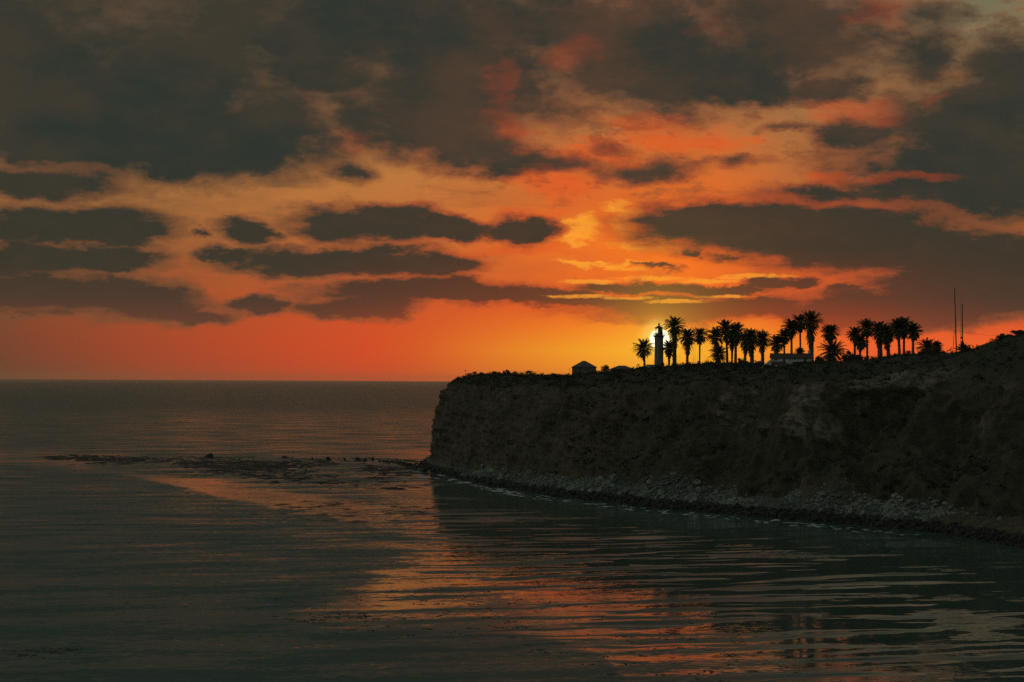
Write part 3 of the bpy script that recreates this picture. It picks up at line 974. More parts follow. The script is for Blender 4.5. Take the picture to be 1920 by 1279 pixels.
def build_fog_house():
    Y = 722.0
    u = Y / FPX
    c = at(1095, 706, Y)
    z0 = ground(c.x, Y) - 0.3
    root = thing('signal_house', 'small square hip roofed building standing alone near the cliff edge', 'building', (c.x, Y, z0))
    w, d = 44 * u, 8.0
    ze = at(1095, 688.5, Y).z - z0
    za = at(1095, 676.5, Y).z - z0
    b = MB()
    b.box((0, 0, (ze - 2.5) / 2), (w, d, ze + 2.5))
    b.build('wall', M['grey_wall'], root)
    b = MB()
    o = 0.35
    W2, D2, rl = w / 2 + o, d / 2 + o, 1.0
    b.add([(-W2, -D2, ze), (W2, -D2, ze), (W2, D2, ze), (-W2, D2, ze), (-rl / 2, 0, za), (rl / 2, 0, za),
           (-W2, -D2, ze - 0.18), (W2, -D2, ze - 0.18), (W2, D2, ze - 0.18), (-W2, D2, ze - 0.18)],
          [(0, 1, 5, 4), (1, 2, 5), (2, 3, 4, 5), (3, 0, 4), (6, 7, 1, 0), (7, 8, 2, 1), (8, 9, 3, 2), (9, 6, 0, 3), (6, 9, 8, 7)])
    b.build('roof', M['dark_roof'], root)
    window_part(root, (-w * 0.36, -d / 2, 2.0), 0.9, 2.2)
    window_part(root, (w * 0.36, -d / 2, 2.0), 0.9, 2.2)
    b = MB()
    b.box((w * 0.10, -d / 2 - 0.03, ze - 1.0), (1.3, 0.06, 0.5))
    b.build('vent_grille', M['dark_roof'], root)
    b = MB()
    b.box((-w * 0.02, -d / 2 - 0.03, 1.2), (1.3, 0.06, 2.4))
    dr = b.build('door', M['grey_wall'], root)
    b = MB()
    b.tube([(-w * 0.02 + 0.5, -d / 2 - 0.10, 1.1), (-w * 0.02 + 0.5, -d / 2 - 0.10, 1.35)], 0.03, 6)
    b.build('handle', M['iron'], dr)


build_fog_house()


def build_low_house():
    Y = 716.0
    u = Y / FPX
    c = at(1166, 698, Y)
    z0 = ground(c.x, Y) - 0.3
    root = thing('low_house', 'low dark hip roofed house half hidden behind shrubs left of the lighthouse', 'house', (c.x, Y, z0))
    ze = at(1166, 692.0, Y).z - z0
    za = at(1166, 685.5, Y).z - z0
    w, d = 40 * u, 8.0
    b = MB()
    b.box((0, 0, (ze - 2.5) / 2), (w, d, ze + 2.5))
    b.build('wall', M['grey_wall'], root)
    b = MB()
    o = 0.5
    W2, D2, rl = w / 2 + o, d / 2 + o, 2.6
    b.add([(-W2, -D2, ze), (W2, -D2, ze), (W2, D2, ze), (-W2, D2, ze), (-rl / 2, 0, za), (rl / 2, 0, za),
           (-W2, -D2, ze - 0.18), (W2, -D2, ze - 0.18), (W2, D2, ze - 0.18), (-W2, D2, ze - 0.18)],
          [(0, 1, 5, 4), (1, 2, 5), (2, 3, 4, 5), (3, 0, 4), (6, 7, 1, 0), (7, 8, 2, 1), (8, 9, 3, 2), (9, 6, 0, 3), (6, 9, 8, 7)])
    rf = b.build('roof', M['dark_roof'], root)
    b = MB()
    b.tube([(-w * 0.36, 0.5, ze), (-w * 0.36, 0.5, za + 1.6)], 0.035, 6)
    b.tube([(-w * 0.36 - 0.35, 0.5, za + 1.2), (-w * 0.36 + 0.35, 0.5, za + 1.2)], 0.02, 5)
    b.build('aerial', M['iron'], rf)
    window_part(root, (-w * 0.2, -d / 2, max(0.9, ze - 0.9)), 1.2, 1.0)
    window_part(root, (w * 0.22, -d / 2, max(0.9, ze - 0.9)), 1.2, 1.0)


build_low_house()


def build_annex():
    """the flat roofed service building at the foot of the tower"""
    Y = LH_Y - 7.0
    u = Y / FPX
    c = at(1228, 700, Y)
    zt = at(1228, 685.2, Y).z
    z0 = ground(c.x, Y) - 0.5
    root = thing('service_building', 'low flat roofed pale building at the foot of the lighthouse', 'building', (c.x, Y, z0))
    w, d, h_ = 30 * u, 5.0, zt - z0
    b = MB()
    b.box((0, 0, (h_ - 2.0) / 2), (w, d, h_ + 2.0))
    b.build('wall', M['white_wall'], root)
    b = MB()
    b.box((0, 0, h_ + 0.14), (w + 0.5, d + 0.5, 0.28))
    b.build('roof', M['dark_roof'], root)
    window_part(root, (-w * 0.28, -d / 2, h_ - 1.4), 1.0, 1.2)
    window_part(root, (w * 0.05, -d / 2, h_ - 1.4), 1.0, 1.2)
    b = MB()
    b.box((w * 0.34, -d / 2 - 0.03, h_ - 1.9), (1.1, 0.06, 2.3))
    b.build('door', M['dark_roof'], root)


build_annex()


def tile_roof(b, A, B_, C_, D_, rows, cols, bump=0.05):
    """quad A-B (eave) to D-C (ridge) with rounded tile courses"""
    A, B_, C_, D_ = map(Vector, (A, B_, C_, D_))
    n = (B_ - A).cross(D_ - A).normalized()
    vs, fs = [], []
    nc = cols * 4
    for r in range(rows + 1):
        for k in range(nc + 1):
            p = (A.lerp(B_, k / nc)).lerp(D_.lerp(C_, k / nc), r / rows)
            vs.append(p + n * (bump * (0.5 + 0.5 * math.cos(k / 4 * 2 * math.pi)) + 0.012 * (r % 2)))
    for r in range(rows):
        for k in range(nc):
            a = r * (nc + 1) + k
            fs.append((a, a + 1, a + nc + 2, a + nc + 1))
    b.add(vs, fs)


def build_white_house():
    Y = 588.0
    u = Y / FPX
    c = at(1484, 690, Y)
    z0 = c.z - 0.6
    g = ground(c.x, Y)
    root = thing('white_house', 'long white house with a tiled gable roof and a lean-to beneath the palms', 'house', (c.x, Y, z0), rz=R(-6))
    ze = at(1484, 671.5, Y).z - z0
    za = at(1484, 663.8, Y).z - z0
    L, d = 76 * u, 8.4                            # main block
    dn = 5.0
    b = MB()
    x0, x1 = -L / 2, L / 2
    y0, y1 = -d / 2, d / 2
    vs = []
    for x in (x0, x1):
        vs += [(x, y0, -dn), (x, y1, -dn), (x, y1, ze), (x, 0, za - 0.12), (x, y0, ze)]
    b.add(vs, [(0, 4, 3, 2, 1), (5, 6, 7, 8, 9), (0, 5, 9, 4), (1, 2, 7, 6), (0, 1, 6, 5)])
    b.build('wall', M['white_wall'], root)
    b = MB()
    o = 0.35
    sl = (za - ze) / (d / 2)
    tile_roof(b, (x0 - o, y0 - o, ze - sl * o + 0.06), (x1 + o, y0 - o, ze - sl * o + 0.06), (x1 + o, 0, za + 0.06), (x0 - o, 0, za + 0.06), 8, 40)
    tile_roof(b, (x1 + o, y1 + o, ze - sl * o + 0.06), (x0 - o, y1 + o, ze - sl * o + 0.06), (x0 - o, 0, za + 0.06), (x1 + o, 0, za + 0.06), 8, 40)
    b.tube([(x0 - o, 0, za + 0.10), (x1 + o, 0, za + 0.10)], 0.13, 8)
    b.tube([(x0 - o, y0 - o, ze - sl * o + 0.0), (x1 + o, y0 - o, ze - sl * o + 0.0)], 0.09, 6)
    rf = b.build('roof', M['roof_tile'], root)
    b = MB()
    b.box((x1 - 0.9, 0.6, za + 0.2), (0.75, 0.75, 1.7))
    b.box((x1 - 0.9, 0.6, za + 1.12), (0.95, 0.95, 0.16))
    b.build('chimney', M['white_wall'], rf)
    # windows of the long wall
    for px, w, h_, py in ((1454.5, 0.9, 0.85, 674), (1469, 0.85, 1.2, 675.5), (1480, 0.32, 0.75, 674), (1484.5, 0.32, 0.75, 674), (1489, 0.32, 0.75, 674), (1508, 0.95, 1.3, 675.5)):
        x = (px - 1484) * u
        window_part(root, (x, y0, at(px, py, Y).z - z0), w, h_)
    b = MB()
    b.tube([((1521 - 1484) * u, y0 - 0.06, -dn), ((1521 - 1484) * u, y0 - 0.06, ze)], 0.07, 6)
    b.build('downpipe', M['iron'], root)
    # lean-to with its own lower roof, and the sloping garden wall at the gable
    xa, xb = (1446.5 - 1484) * u, (1470 - 1484) * u
    ya = y0 - 2.6
    zl, zh = at(1458, 684.5, Y).z - z0, at(1458, 678.2, Y).z - z0
    b = MB()
    b.box(((xa + xb) / 2, (ya + y0) / 2 - 0.003, (zl - dn) / 2), (xb - xa, y0 - ya, zl + dn))
    b.build('lean_to', M['white_wall'], root)
    b = MB()
    tile_roof(b, (xa - 0.2, ya - 0.3, zl), (xb + 0.3, ya - 0.3, zl), (xb + 0.3, y0 - 0.01, zh), (xa - 0.2, y0 - 0.01, zh), 6, 14)
    b.build('lean_to_roof', M['roof_tile'], root)
    b = MB()
    xl = (1426 - 1484) * u
    zg = at(1426, 690, Y).z - z0
    zt = ze - 0.2
    t = 0.35
    yb_ = y0 + 0.4
    b.add([(xl, yb_, -dn), (x0 - .01, yb_, -dn), (x0 - .01, yb_, zt), (xl + 1.0, yb_, zg + 0.9), (xl, yb_, zg),
           (xl, yb_ + t, -dn), (x0 - .01, yb_ + t, -dn), (x0 - .01, yb_ + t, zt), (xl + 1.0, yb_ + t, zg + 0.9), (xl, yb_ + t, zg)],
          [(0, 1, 2, 3, 4), (9, 8, 7, 6, 5), (4, 3, 8, 9), (3, 2, 7, 8), (0, 4, 9, 5), (1, 6, 7, 2), (0, 5, 6, 1)])
    b.build('buttress_wall', M['white_wall'], root)


build_white_house()


# ------------------------------------------------------------------ palms
def frond_mesh(rng, az, pitch, L, droop, width, V, F, origin):
    """one feather frond: a curved midrib with rows of narrow leaflets"""
    n = 9
    dirx, diry = math.cos(az), math.sin(az)
    side = Vector((-diry, dirx, 0))
    p = Vector(origin)
    th = pitch
    pts, dirs = [p.copy()], []
    for i in range(n):
        d = Vector((dirx * math.cos(th), diry * math.cos(th), math.sin(th)))
        dirs.append(d)
        p = p + d * (L / n)
        pts.append(p.copy())
        th -= droop / n * (0.5 + i / n)
    dirs.append(dirs[-1])
    # midrib
    b0 = len(V)
    for i in range(n + 1):
        w = 0.07 * (1 - i / n) + 0.012
        V.append(pts[i] - side * w)
        V.append(pts[i] + side * w)
    for i in range(n):
        F.append((b0 + 2 * i, b0 + 2 * i + 1, b0 + 2 * i + 3))
        F.append((b0 + 2 * i, b0 + 2 * i + 3, b0 + 2 * i + 2))
    m = 21
    for j in range(m):
        f = 0.14 + 0.86 * (j + rng.random() * 0.6) / m
        q = min(f * n, n - 1e-3)
        i = int(q)
        c = pts[i].lerp(pts[i + 1], q - i)
        d = dirs[i]
        up = side.cross(d)
        ll = width * (0.55 + 0.9 * math.sin(math.pi * min(1.0, f * 0.9 + 0.08))) * (0.8 + 0.4 * rng.random())
        bw = 0.11 + 0.05 * rng.random()
        for sg in (-1, 1):
            tip = c + side * sg * ll * 0.70 + d * ll * 0.62 - up * (-0.10 * ll) - Vector((0, 0, ll * (0.16 + 0.2 * rng.random())))
            k = len(V)
            V.append(c - d * bw)
            V.append(c + d * bw)
            V.append(tip)
            F.append((k, k + 1, k + 2))


def make_palm(px, py_top, hw, py_base, Y, label, skirt=0.35, tw=1.0, seed=0, lean=0.0, px_base=None, nfr=74, cz=None):
    rng = random.Random(seed * 77 + 5)
    u = Y / FPX
    pb = px if px_base is None else px_base
    X = at(pb, py_base, Y).x
    g = ground(X, Y)
    zt = at(px, py_top, Y).z
    L = hw * u * 1.32
    H = zt - g - L * 0.66                        # height of the growing point
    H = max(H, 0.5)
    dx = (px - pb) * u
    root = thing('palm_tree', label, 'palm tree', (X, Y, g), 'palm trees along the headland')
    # trunk with leaf-scar rings
    ptsn = max(6, int(H / 0.55))
    pts, rad = [], []
    ph = rng.random() * 6
    for i in range(ptsn + 1):
        t = i / ptsn
        bend = 0.18 * math.sin(t * 3.1 + ph) * min(1, H / 8)
        pts.append((dx * t ** 1.5 + bend * t, 0.12 * math.sin(t * 2.3 + ph), -0.6 + (H + 0.6) * t))
        r = 0.46 * tw * (1.18 - 0.30 * t if t < 0.85 else 0.93 + (t - 0.85) * 2.4)
        if t < 0.06:
            r *= 1.25
        rad.append(r * (1 + 0.07 * (-1) ** i + 0.05 * rng.uniform(-1, 1)))
    b = MB()
    b.tube(pts, rad, 9)
    b.build('trunk', M['bark'], root)
    top = Vector(pts[-1])
    V, F = [], []
    ga = 2.39996
    a0 = rng.random() * 6
    nfr = int(nfr * rng.uniform(.72, 1.1))
    dk = rng.uniform(.8, 1.3)
    for k in range(nfr):
        t = (k + 0.5) / nfr
        pitch = R(84 - 102 * t ** 0.85 + rng.uniform(-8, 8))
        Lk = L * (0.80 + 0.28 * math.sin(math.pi * min(1, t + 0.15))) * rng.uniform(0.9, 1.08)
        frond_mesh(rng, a0 + k * ga + rng.uniform(-.2, .2), pitch, Lk, R(rng.uniform(52, 92)) * (0.55 + 0.70 * t) * dk, 0.30 + 0.10 * L, V, F, top + Vector((0, 0, 0.25 * (1 - t) - 0.35 * t)))
    mesh_np('crown', [tuple(v) for v in V], F, M['palm'], root)
    if skirt > 0:
        V, F = [], []
        ns = int(34 * max(0.6, skirt * 1.6))
        for k in range(ns):
            t = k / ns
            pitch = R(-28 - 44 * t + rng.uniform(-8, 8))
            z = -0.3 - t * skirt * L * 1.15
            frond_mesh(rng, k * ga + rng.uniform(-.2, .2), pitch, L * rng.uniform(0.62, 0.92) * (1 - 0.28 * t), R(rng.uniform(18, 40)), 0.50, V, F, top + Vector((0, 0, z)))
        mesh_np('frond_skirt', [tuple(v) for v in V], F, M['dry_palm'], root)
    return root


PALMS = [
    # px, top, half width, base, depth, label, skirt, trunk width, px at base
    (1207, 640, 17, 693, 708, 'lone palm tree standing left of the lighthouse, its trunk pinched near the ground', .25, 1.0, 1209),
    (1265, 598, 17.5, 690, 712, 'tallest palm of the clump right of the lighthouse, with a thick shaggy trunk', 1.15, 1.9, 1266),
    (1254, 642, 13, 688, 722, 'short palm squeezed between the lighthouse and the tall shaggy palm', .45, 1.0, 1255),
    (1289, 620, 16.5, 686, 706, 'stout palm with a drooping skirt between the tall shaggy palm and a slender one', .8, 1.25, 1288),
    (1312, 617, 15, 685, 700, 'slender bare-trunked palm standing clear right of the lighthouse clump', .1, .75, 1312),
    (1343, 618, 17, 680, 672, 'palm with splayed fronds leftmost in the second clump', .35, 1.1, 1346),
    (1347, 652, 15, 682, 664, 'short bushy palm at the foot of the second clump, fronds sweeping to the left', .3, 1.2, 1347),
    (1362, 604, 17, 679, 668, 'tallest palm of the second clump right of the lighthouse', .45, .95, 1364),
    (1372, 622, 15, 680, 676, 'palm hidden in the middle of the second clump between two taller crowns', .5, .95, 1371),
    (1381, 609, 16, 680, 660, 'tall palm with a straight thick trunk right of the tallest one in the second clump', .55, 1.1, 1379),
    (1397, 627, 15, 682, 655, 'dense low-crowned palm just right of the second clump', .6, 1.0, 1397),
    (1409, 620, 17, 682, 648, 'broad dense palm with a heavy skirt left of the white house', .9, 1.5, 1410),
    (1430, 625, 15, 682, 640, 'palm with an upright tuft standing at the left end of the white house', .6, 1.3, 1430),
    (1457, 633, 14.5, 676, 620, 'short palm with drooping fronds rising behind the left end of the tiled roof', .3, .9, 1457),
    (1471, 621, 12.5, 676, 622, 'small-crowned thin palm behind the tiled roof', .2, .7, 1471),
    (1484, 602, 15.5, 676, 616, 'palm with arching fronds, left of the three tall ones behind the white house', .3, .85, 1484),
    (1501, 593, 15.5, 676, 618, 'slim palm in the middle of the three tall ones behind the white house', .2, .7, 1501),
    (1521, 588, 19, 676, 612, 'biggest palm of all, thick trunked with a long skirt, behind the house chimney', 1.3, 1.8, 1521),
    (1499, 655, 8, 672, 606, 'small palm tuft peeping over the roof ridge of the white house', 0, .8, 1499),
    (1557, 613, 15, 678, 604, 'single palm rising straight above a squat trunkless palm right of the white house', .15, .9, 1556),
    (1561, 643, 22, 680, 596, 'squat trunkless palm with spiky fronds near the ground', .2, 1.3, 1561),
    (1602, 617, 13.5, 680, 590, 'medium palm leftmost in the group of thin-trunked palms', .25, .85, 1603),
    (1613, 631, 13, 680, 584, 'shortest palm in the group of thin-trunked palms', .25, .85, 1613),
    (1626, 602, 16, 680, 582, 'tallest thin-trunked palm with an open umbrella crown', .1, .75, 1626),
    (1648, 608, 17, 678, 578, 'thick palm with a full round crown, left of a twin of the same height', .7, 1.7, 1651),
    (1664, 614, 16, 676, 574, 'thick palm with hanging skirt, right of the palm with the full round crown', .7, 1.3, 1666),
    (1685, 602, 16, 671, 566, 'left trunk of the tall overlapping palm pair near the right end of the row', .35, .95, 1687),
    (1694, 600, 16, 670, 570, 'right trunk of the tall overlapping palm pair near the right end of the row', .35, .8, 1695),
    (1712, 610, 14.5, 668, 562, 'last palm at the right end of the row, slim with a neat crown', .2, .85, 1712),
    (1738, 639, 17, 668, 556, 'low trunkless palm with long fronds right of the last tall palm', .1, 1.2, 1738),
    (1756, 643, 9, 668, 554, 'stubby palm tuft leaning out of a shrub left of the tall mast', 0, .9, 1756),
    (1806, 648, 13, 664, 546, 'low trunkless palm at the foot of the mast pair', .1, 1.0, 1806),
]
for i, (px, t, hw, b, Y, lab, sk, tw, pb) in enumerate(PALMS):
    make_palm(px, t, hw, b, Y, lab, sk, tw, seed=i + 1, px_base=pb)


# ------------------------------------------------------------------ bushes
def leaf_cloud(rng, centers, n, size, flat=1.0):
    """leaf-sized triangles through the volume of overlapping ellipsoids"""
    c = np.array([q[:3] for q in centers], float)
    r = np.array([q[3:6] for q in centers], float)
    k = rng.integers(0, len(c), n)
    d = rng.normal(size=(n, 3))
    d /= np.linalg.norm(d, axis=1)[:, None]
    rad = rng.random(n) ** 0.45
    p = c[k] + d * r[k] * rad[:, None]
    a = rng.normal(size=(n, 3))
    a /= np.linalg.norm(a, axis=1)[:, None]
    b = np.cross(a, rng.normal(size=(n, 3)))
    b /= np.linalg.norm(b, axis=1)[:, None]
    s = size * (0.5 + rng.random(n))[:, None]
    V = np.stack([p - a * s * 0.5, p + b * s * 0.42, p + a * s * 0.75], 1).reshape(-1, 3)
    F = np.arange(3 * n).reshape(n, 3)
    return V, F


def make_bush(name, label, cat, px, py_top, wpx, Y, group, seed, trunk=0.0, leaves=900, dens=1.0, twigs=0, sink=0.3):
    rng = np.random.default_rng(seed)
    u = Y / FPX
    X = at(px, py_top, Y).x
    g = ground(X, Y)
    h = max(0.8, at(px, py_top, Y).z - g)
    w = wpx * u * 1.2
    h *= 1.06
    root = thing(name, label, cat, (X, Y, g), group)
    cs = []
    nb = 7
    z0 = trunk * h
    for k in range(nb):
        a = rng.random() * 6.28
        rr = w * 0.30 * rng.random() ** .5
        cz = z0 + (h - z0) * rng.uniform(0.30, 0.68)
        sx = w * rng.uniform(0.16, 0.27)
        cs.append((rr * math.cos(a) * 1.1, rr * math.sin(a), cz, sx, sx, min(h - cz, (h - z0) * rng.uniform(.22, .4)) * 1.0))
    cs.append((0, 0, z0 + (h - z0) * .42, w * 0.34, w * 0.34, (h - z0) * 0.52))
    cs.append((w * .1 * rng.normal(), 0, h * 0.86, w * 0.12, w * .12, h * 0.14))
    V, F = leaf_cloud(rng, cs, int(leaves * dens * 1.6), 0.42)
    mesh_np('foliage', V, F, M['leaf'], root)
    b = MB()
    for k in range(5):
        q = cs[k]
        b.tube([(0.1 * (k - 2), 0, -0.5 - sink), (q[0] * .35, q[1] * .35, q[2] * .45), (q[0], q[1], q[2])], [0.10, 0.07, 0.03], 5)
    for k in range(twigs):
        a = rng.random() * 6.28
        x = rng.uniform(-.48, .48) * w
        b.tube([(x * .6, 0, h * .4), (x, 0.2 * math.sin(a), h * rng.uniform(.85, 1.12))], [0.05, 0.012], 4)
    b.build('branches', M['bark'], root)
    return root


BUSH_G = 'shrubs on the headland skyline'
BUSHES = [
    (888, 698, 26, 792, 'first wind-clipped shrub inland from the cliff tip', 0, 8, 1.0),
    (922, 697, 34, 788, 'wide ragged shrub second from the cliff tip', 0, 10, 1.0),
    (951, 694, 15, 784, 'tall narrow rounded shrub rising above its neighbours near the cliff tip', 0, 2, 1.2),
    (905, 699, 28, 790, 'scruffy low shrub squeezed between the first and second shrubs at the cliff tip', 0, 8, 1.0),
    (937, 698, 24, 786, 'low shrub left of the tall narrow rounded shrub', 0, 8, 1.0),
    (966, 697, 24, 780, 'low shrub between the tall narrow one and the broad dome-shaped one', 0, 8, 1.0),
    (1010, 702, 22, 768, 'small shrub in the dip right of the broad dome-shaped one', 0, 5, 1.0),
    (986, 696, 46, 776, 'broad dome-shaped shrub, the largest near the cliff tip', 0, 14, 1.3),
    (1036, 701, 32, 762, 'low mounded shrub just left of the fence by the small hip roofed building', 0, 4, 1.0),
    (1135, 685, 16, 724, 'small lollipop-shaped tree beside the small hip roofed building', .35, 6, .55),
    (1186, 690, 16, 714, 'low shrub between the low dark house and the lone palm', 0, 6, .7),
    (1218, 693, 14, 714, 'little shrub at the left foot of the lighthouse', 0, 2, .8),
    (1241, 703, 24, 690, 'dark round shrub in front of the flat roofed service building', 0, 0, 1.2),
    (1275, 687, 20, 716, 'thin scrubby growth under the tall shaggy palm', 0, 12, .5),
    (1300, 679, 22, 706, 'twiggy see-through shrub between the stout palm and the slender palm', 0, 22, .35),
    (1326, 680, 22, 692, 'rounded shrub right of the slender palm trunk', 0, 3, 1.0),
    (1391, 672, 20, 668, 'shrub at the feet of the second palm clump', 0, 5, .9),
    (1440, 685, 26, 582, 'dark hedge shrub in front of the white house lean-to', 0, 0, 1.2),
    (1505, 684, 46, 580, 'wide dark shrub along the front wall of the white house', 0, 0, 1.5),
    (1534, 669, 20, 592, 'shrub at the right end wall of the white house', 0, 6, 1.0),
    (1592, 659, 30, 588, 'leafy rounded tree right of the squat trunkless palm', .15, 8, 1.1),
    (1610, 666, 20, 584, 'low shrub below the shortest thin-trunked palm', 0, 3, 1.0),
    (1676, 665, 24, 570, 'shrub under the palm with hanging skirt', 0, 8, .9),
    (1703, 658, 26, 566, 'bristly shrub between the palm pair and the last palm', 0, 16, .7),
    (1750, 650, 40, 552, 'broad shrub around the low trunkless palms left of the mast', 0, 2, 1.3),
    (1810, 652, 24, 544, 'rounded shrub at the foot of the mast pair', 0, 2, 1.1),
    (1845, 650, 26, 530, 'sparse dry shrub along the fence on the right slope', 0, 24, .3),
    (1886, 627, 36, 512, 'feathery bright-edged shrub on the rise at the right', 0, 20, .9),
    (1912, 620, 34, 502, 'dense dark shrub cut by the right edge of the picture', 0, 3, 1.4),
    (1770, 660, 18, 552, 'low shrub left of the leaning stay pole', 0, 4, .9),
]
for i, (px, t, w, Y, lab, trk, tw, dn) in enumerate(BUSHES):
    make_bush('small_tree' if trk else 'shrub', lab, 'tree' if trk else 'shrub', px, t, w, Y, None if trk else BUSH_G, 100 + i, trk, 1100, dn, tw)


# ------------------------------------------------------------------ masts, poles, fences
def pole_thing(name, label, cat, p_base, p_top, Y, r0, r1, mat, group=None):
    A = at(p_base[0], p_base[1], Y)
    T = at(p_top[0], p_top[1], Y)
    g = ground(A.x, Y)
    root = thing(name, label, cat, (A.x, Y, g), group)
    h = T.z - g
    dx = T.x - A.x
    b = MB()
    n = 8
    b.tube([(dx * i / n, 0, -0.8 + (h + .8) * i / n) for i in range(n + 1)], [r0 + (r1 - r0) * i / n for i in range(n + 1)], 10)
    b.build('pole', mat, root, smooth=True)
    return root, h, dx


MAST_Y = 545.0
root, h, dx = pole_thing('mast', 'tallest dark mast, leaning slightly to the left', 'mast', (1793.5, 662), (1789.8, 541), MAST_Y, 0.22, 0.13, M['wood'])
b = MB()
b.lathe([(0.16, -0.1), (0.19, 0.0), (0.19, 0.16), (0.05, 0.26)], 10, (dx, 0, h))
b.build('cap', M['iron'], root)
b = MB()
b.box((dx * .35, 0, h * 0.345), (0.7, 0.14, 0.12))
b.build('bracket', M['iron'], root)
root, h, dx = pole_thing('mast', 'shorter thick mast with boxes strapped half way up', 'mast', (1805, 660), (1804, 571), MAST_Y + 1, 0.21, 0.14, M['wood'])
for f, s in ((0.36, (0.55, 0.4, 0.7)), (0.28, (0.7, 0.45, 0.55)), (0.21, (0.5, 0.4, 0.6))):
    b = MB()
    b.box((dx * f - 0.28 + 0.2 * (f < .3), -0.18, h * f), s)
    b.build('equipment_box', M['iron'], root)
b = MB()
b.lathe([(0.16, -0.1), (0.18, 0.0), (0.18, 0.14), (0.05, 0.24)], 10, (dx, 0, h))
b.build('cap', M['iron'], root)
root, h, dx = pole_thing('antenna', 'hair-thin whip antenna beside the shorter mast', 'antenna', (1801.6, 660), (1801, 556), MAST_Y - 1, 0.09, 0.03, M['steel'])
for f in (0.30, 0.36):
    b = MB()
    b.tube([(dx * f - 0.3, 0, h * f), (dx * f + 0.4, 0, h * f)], 0.04, 6)
    b.build('standoff', M['iron'], root)
root, h, dx = pole_thing('stay_pole', 'leaning stay pole propped against the tallest mast', 'pole', (1786, 662), (1789.3, 619.5), MAST_Y - 2, 0.10, 0.07, M['wood'])
b = MB()
b.tube([(dx - 0.35, 0, h - 0.02), (dx + 0.6, 0, h - 0.02)], 0.05, 6)
b.build('crosspiece', M['iron'], root)
b = MB()
b.tube([(dx * .72, 0, h * .72), (dx * .72 - 0.8, 0, h * .72 + 0.45), (dx * .72 - 1.35, 0, h * .72 + 0.35)], 0.03, 5)
b.build('lamp_arm', M['iron'], root)
pole_thing('post', 'short dark post left of the leaning stay pole', 'post', (1783.3, 662), (1783.3, 650.5), MAST_Y - 3, 0.10, 0.09, M['wood'])
# the wire that runs from the masts to the rise at the right
A = at(1793, 619.5, MAST_Y)
Bp = at(1872, 629.5, 517)
b = MB()
pts = []
for i in range(25):
    t = i / 24
    q = A.lerp(Bp, t)
    q.z -= 0.35 * 4 * t * (1 - t)
    pts.append(tuple(q))
b.tube(pts, 0.022, 4)
tag(b.build('overhead_wire', M['iron']), 'thin overhead wire running from the masts to the shrubs at the right', 'wire')


def make_fence(label, pts_px, hpx, Y0, Y1, n, rails=(1.0, 0.08), mesh=True, rpost=0.05):
    P = []
    for i in range(n + 1):
        t = i / n
        px = pts_px[0] + (pts_px[1] - pts_px[0]) * t
        Y = Y0 + (Y1 - Y0) * t
        X = at(px, 700, Y).x
        P.append(Vector((X, Y, ground(X, Y))))
    hh = hpx * Y0 / FPX
    root = thing('fence', label, 'fence', P[0])
    L = [p - P[0] for p in P]
    for p in L:
        b = MB()
        b.tube([p + Vector((0, 0, -0.5)), p + Vector((0, 0, hh))], rpost, 6)
        b.build('post', M['iron'], root)
    for r in rails:
        b = MB()
        b.tube([p + Vector((0, 0, hh * r - 0.02)) for p in L], 0.03, 5)
        b.build('rail', M['iron'], root)
    if mesh:
        b = MB()
        for i in range(n):
            a, c = L[i], L[i + 1]
            k = max(4, int((c - a).length / 0.45))
            for j in range(k):
                q = a.lerp(c, j / k)
                s = a.lerp(c, min(1.0, (j + 2) / k))
                b.tube([q, s + Vector((0, 0, hh))], 0.007, 3, cap=False)
                b.tube([q + Vector((0, 0, hh)), s], 0.007, 3, cap=False)
        b.build('wire_mesh', M['steel'], root)
    return root


make_fence('wire fence left of the small hip roofed building', (1008, 1072), 8.5, 752, 728, 7)
make_fence('wire fence climbing the rise right of the masts', (1812, 1872), 8.5, 540, 516, 8)
make_fence('wire fence between thin palm trunks', (1612, 1650), 6.5, 578, 572, 5)
make_fence('short railing at the very edge of the cliff tip', (867, 878), 5.0, 797, 795, 2, rails=(1.0, .55), mesh=False)
root, h, dx = pole_thing('sign_post', 'small sign post on the bare cliff edge', 'sign post', (872.5, 707), (872.5, 694), 796, 0.07, 0.06, M['wood'])
b = MB()
b.box((0, -0.09, h - 0.22), (0.55, 0.05, 0.45))
b.build('sign_plate', M['iron'], root)
root, h, dx = pole_thing('pole', 'thin pole standing in the fence beside the small hip roofed building', 'pole', (1067.5, 707), (1067.5, 692), 729, 0.07, 0.05, M['steel'])
b = MB()
b.box((0, 0, h + 0.05), (0.7, 0.16, 0.12))
b.build('lamp_head', M['iron'], root)


# ------------------------------------------------------------------ rocks
def rock_mesh(seed, sub=3, rough=0.35, flat=0.8):
    import bmesh
    bm = bmesh.new()
    bmesh.ops.create_icosphere(bm, subdivisions=sub, radius=1.0)
    V = np.array([v.co[:] for v in bm.verts])
    F = np.array([[v.index for v in f.verts] for f in bm.faces])
    bm.free()
    rng = np.random.default_rng(seed)
    off = rng.random(3) * 50
    # a few planar cuts give facets
    for k in range(12):
        d = rng.normal(size=3)
        d[2] = abs(d[2]) * 0.7
        d /= np.linalg.norm(d)
        t = rng.uniform(0.35, 0.85)
        s = V @ d
        V = V - np.maximum(s - t, 0)[:, None] * d
    V[:, 2] = np.where(V[:, 2] > 0, V[:, 2] * 1.25, V[:, 2])
    V = V * (1 + 1.3 * rough * fbm(V * 1.6 + off, 4, 0.55, seed)[:, None])
    V[:, 2] *= flat
    return V, F


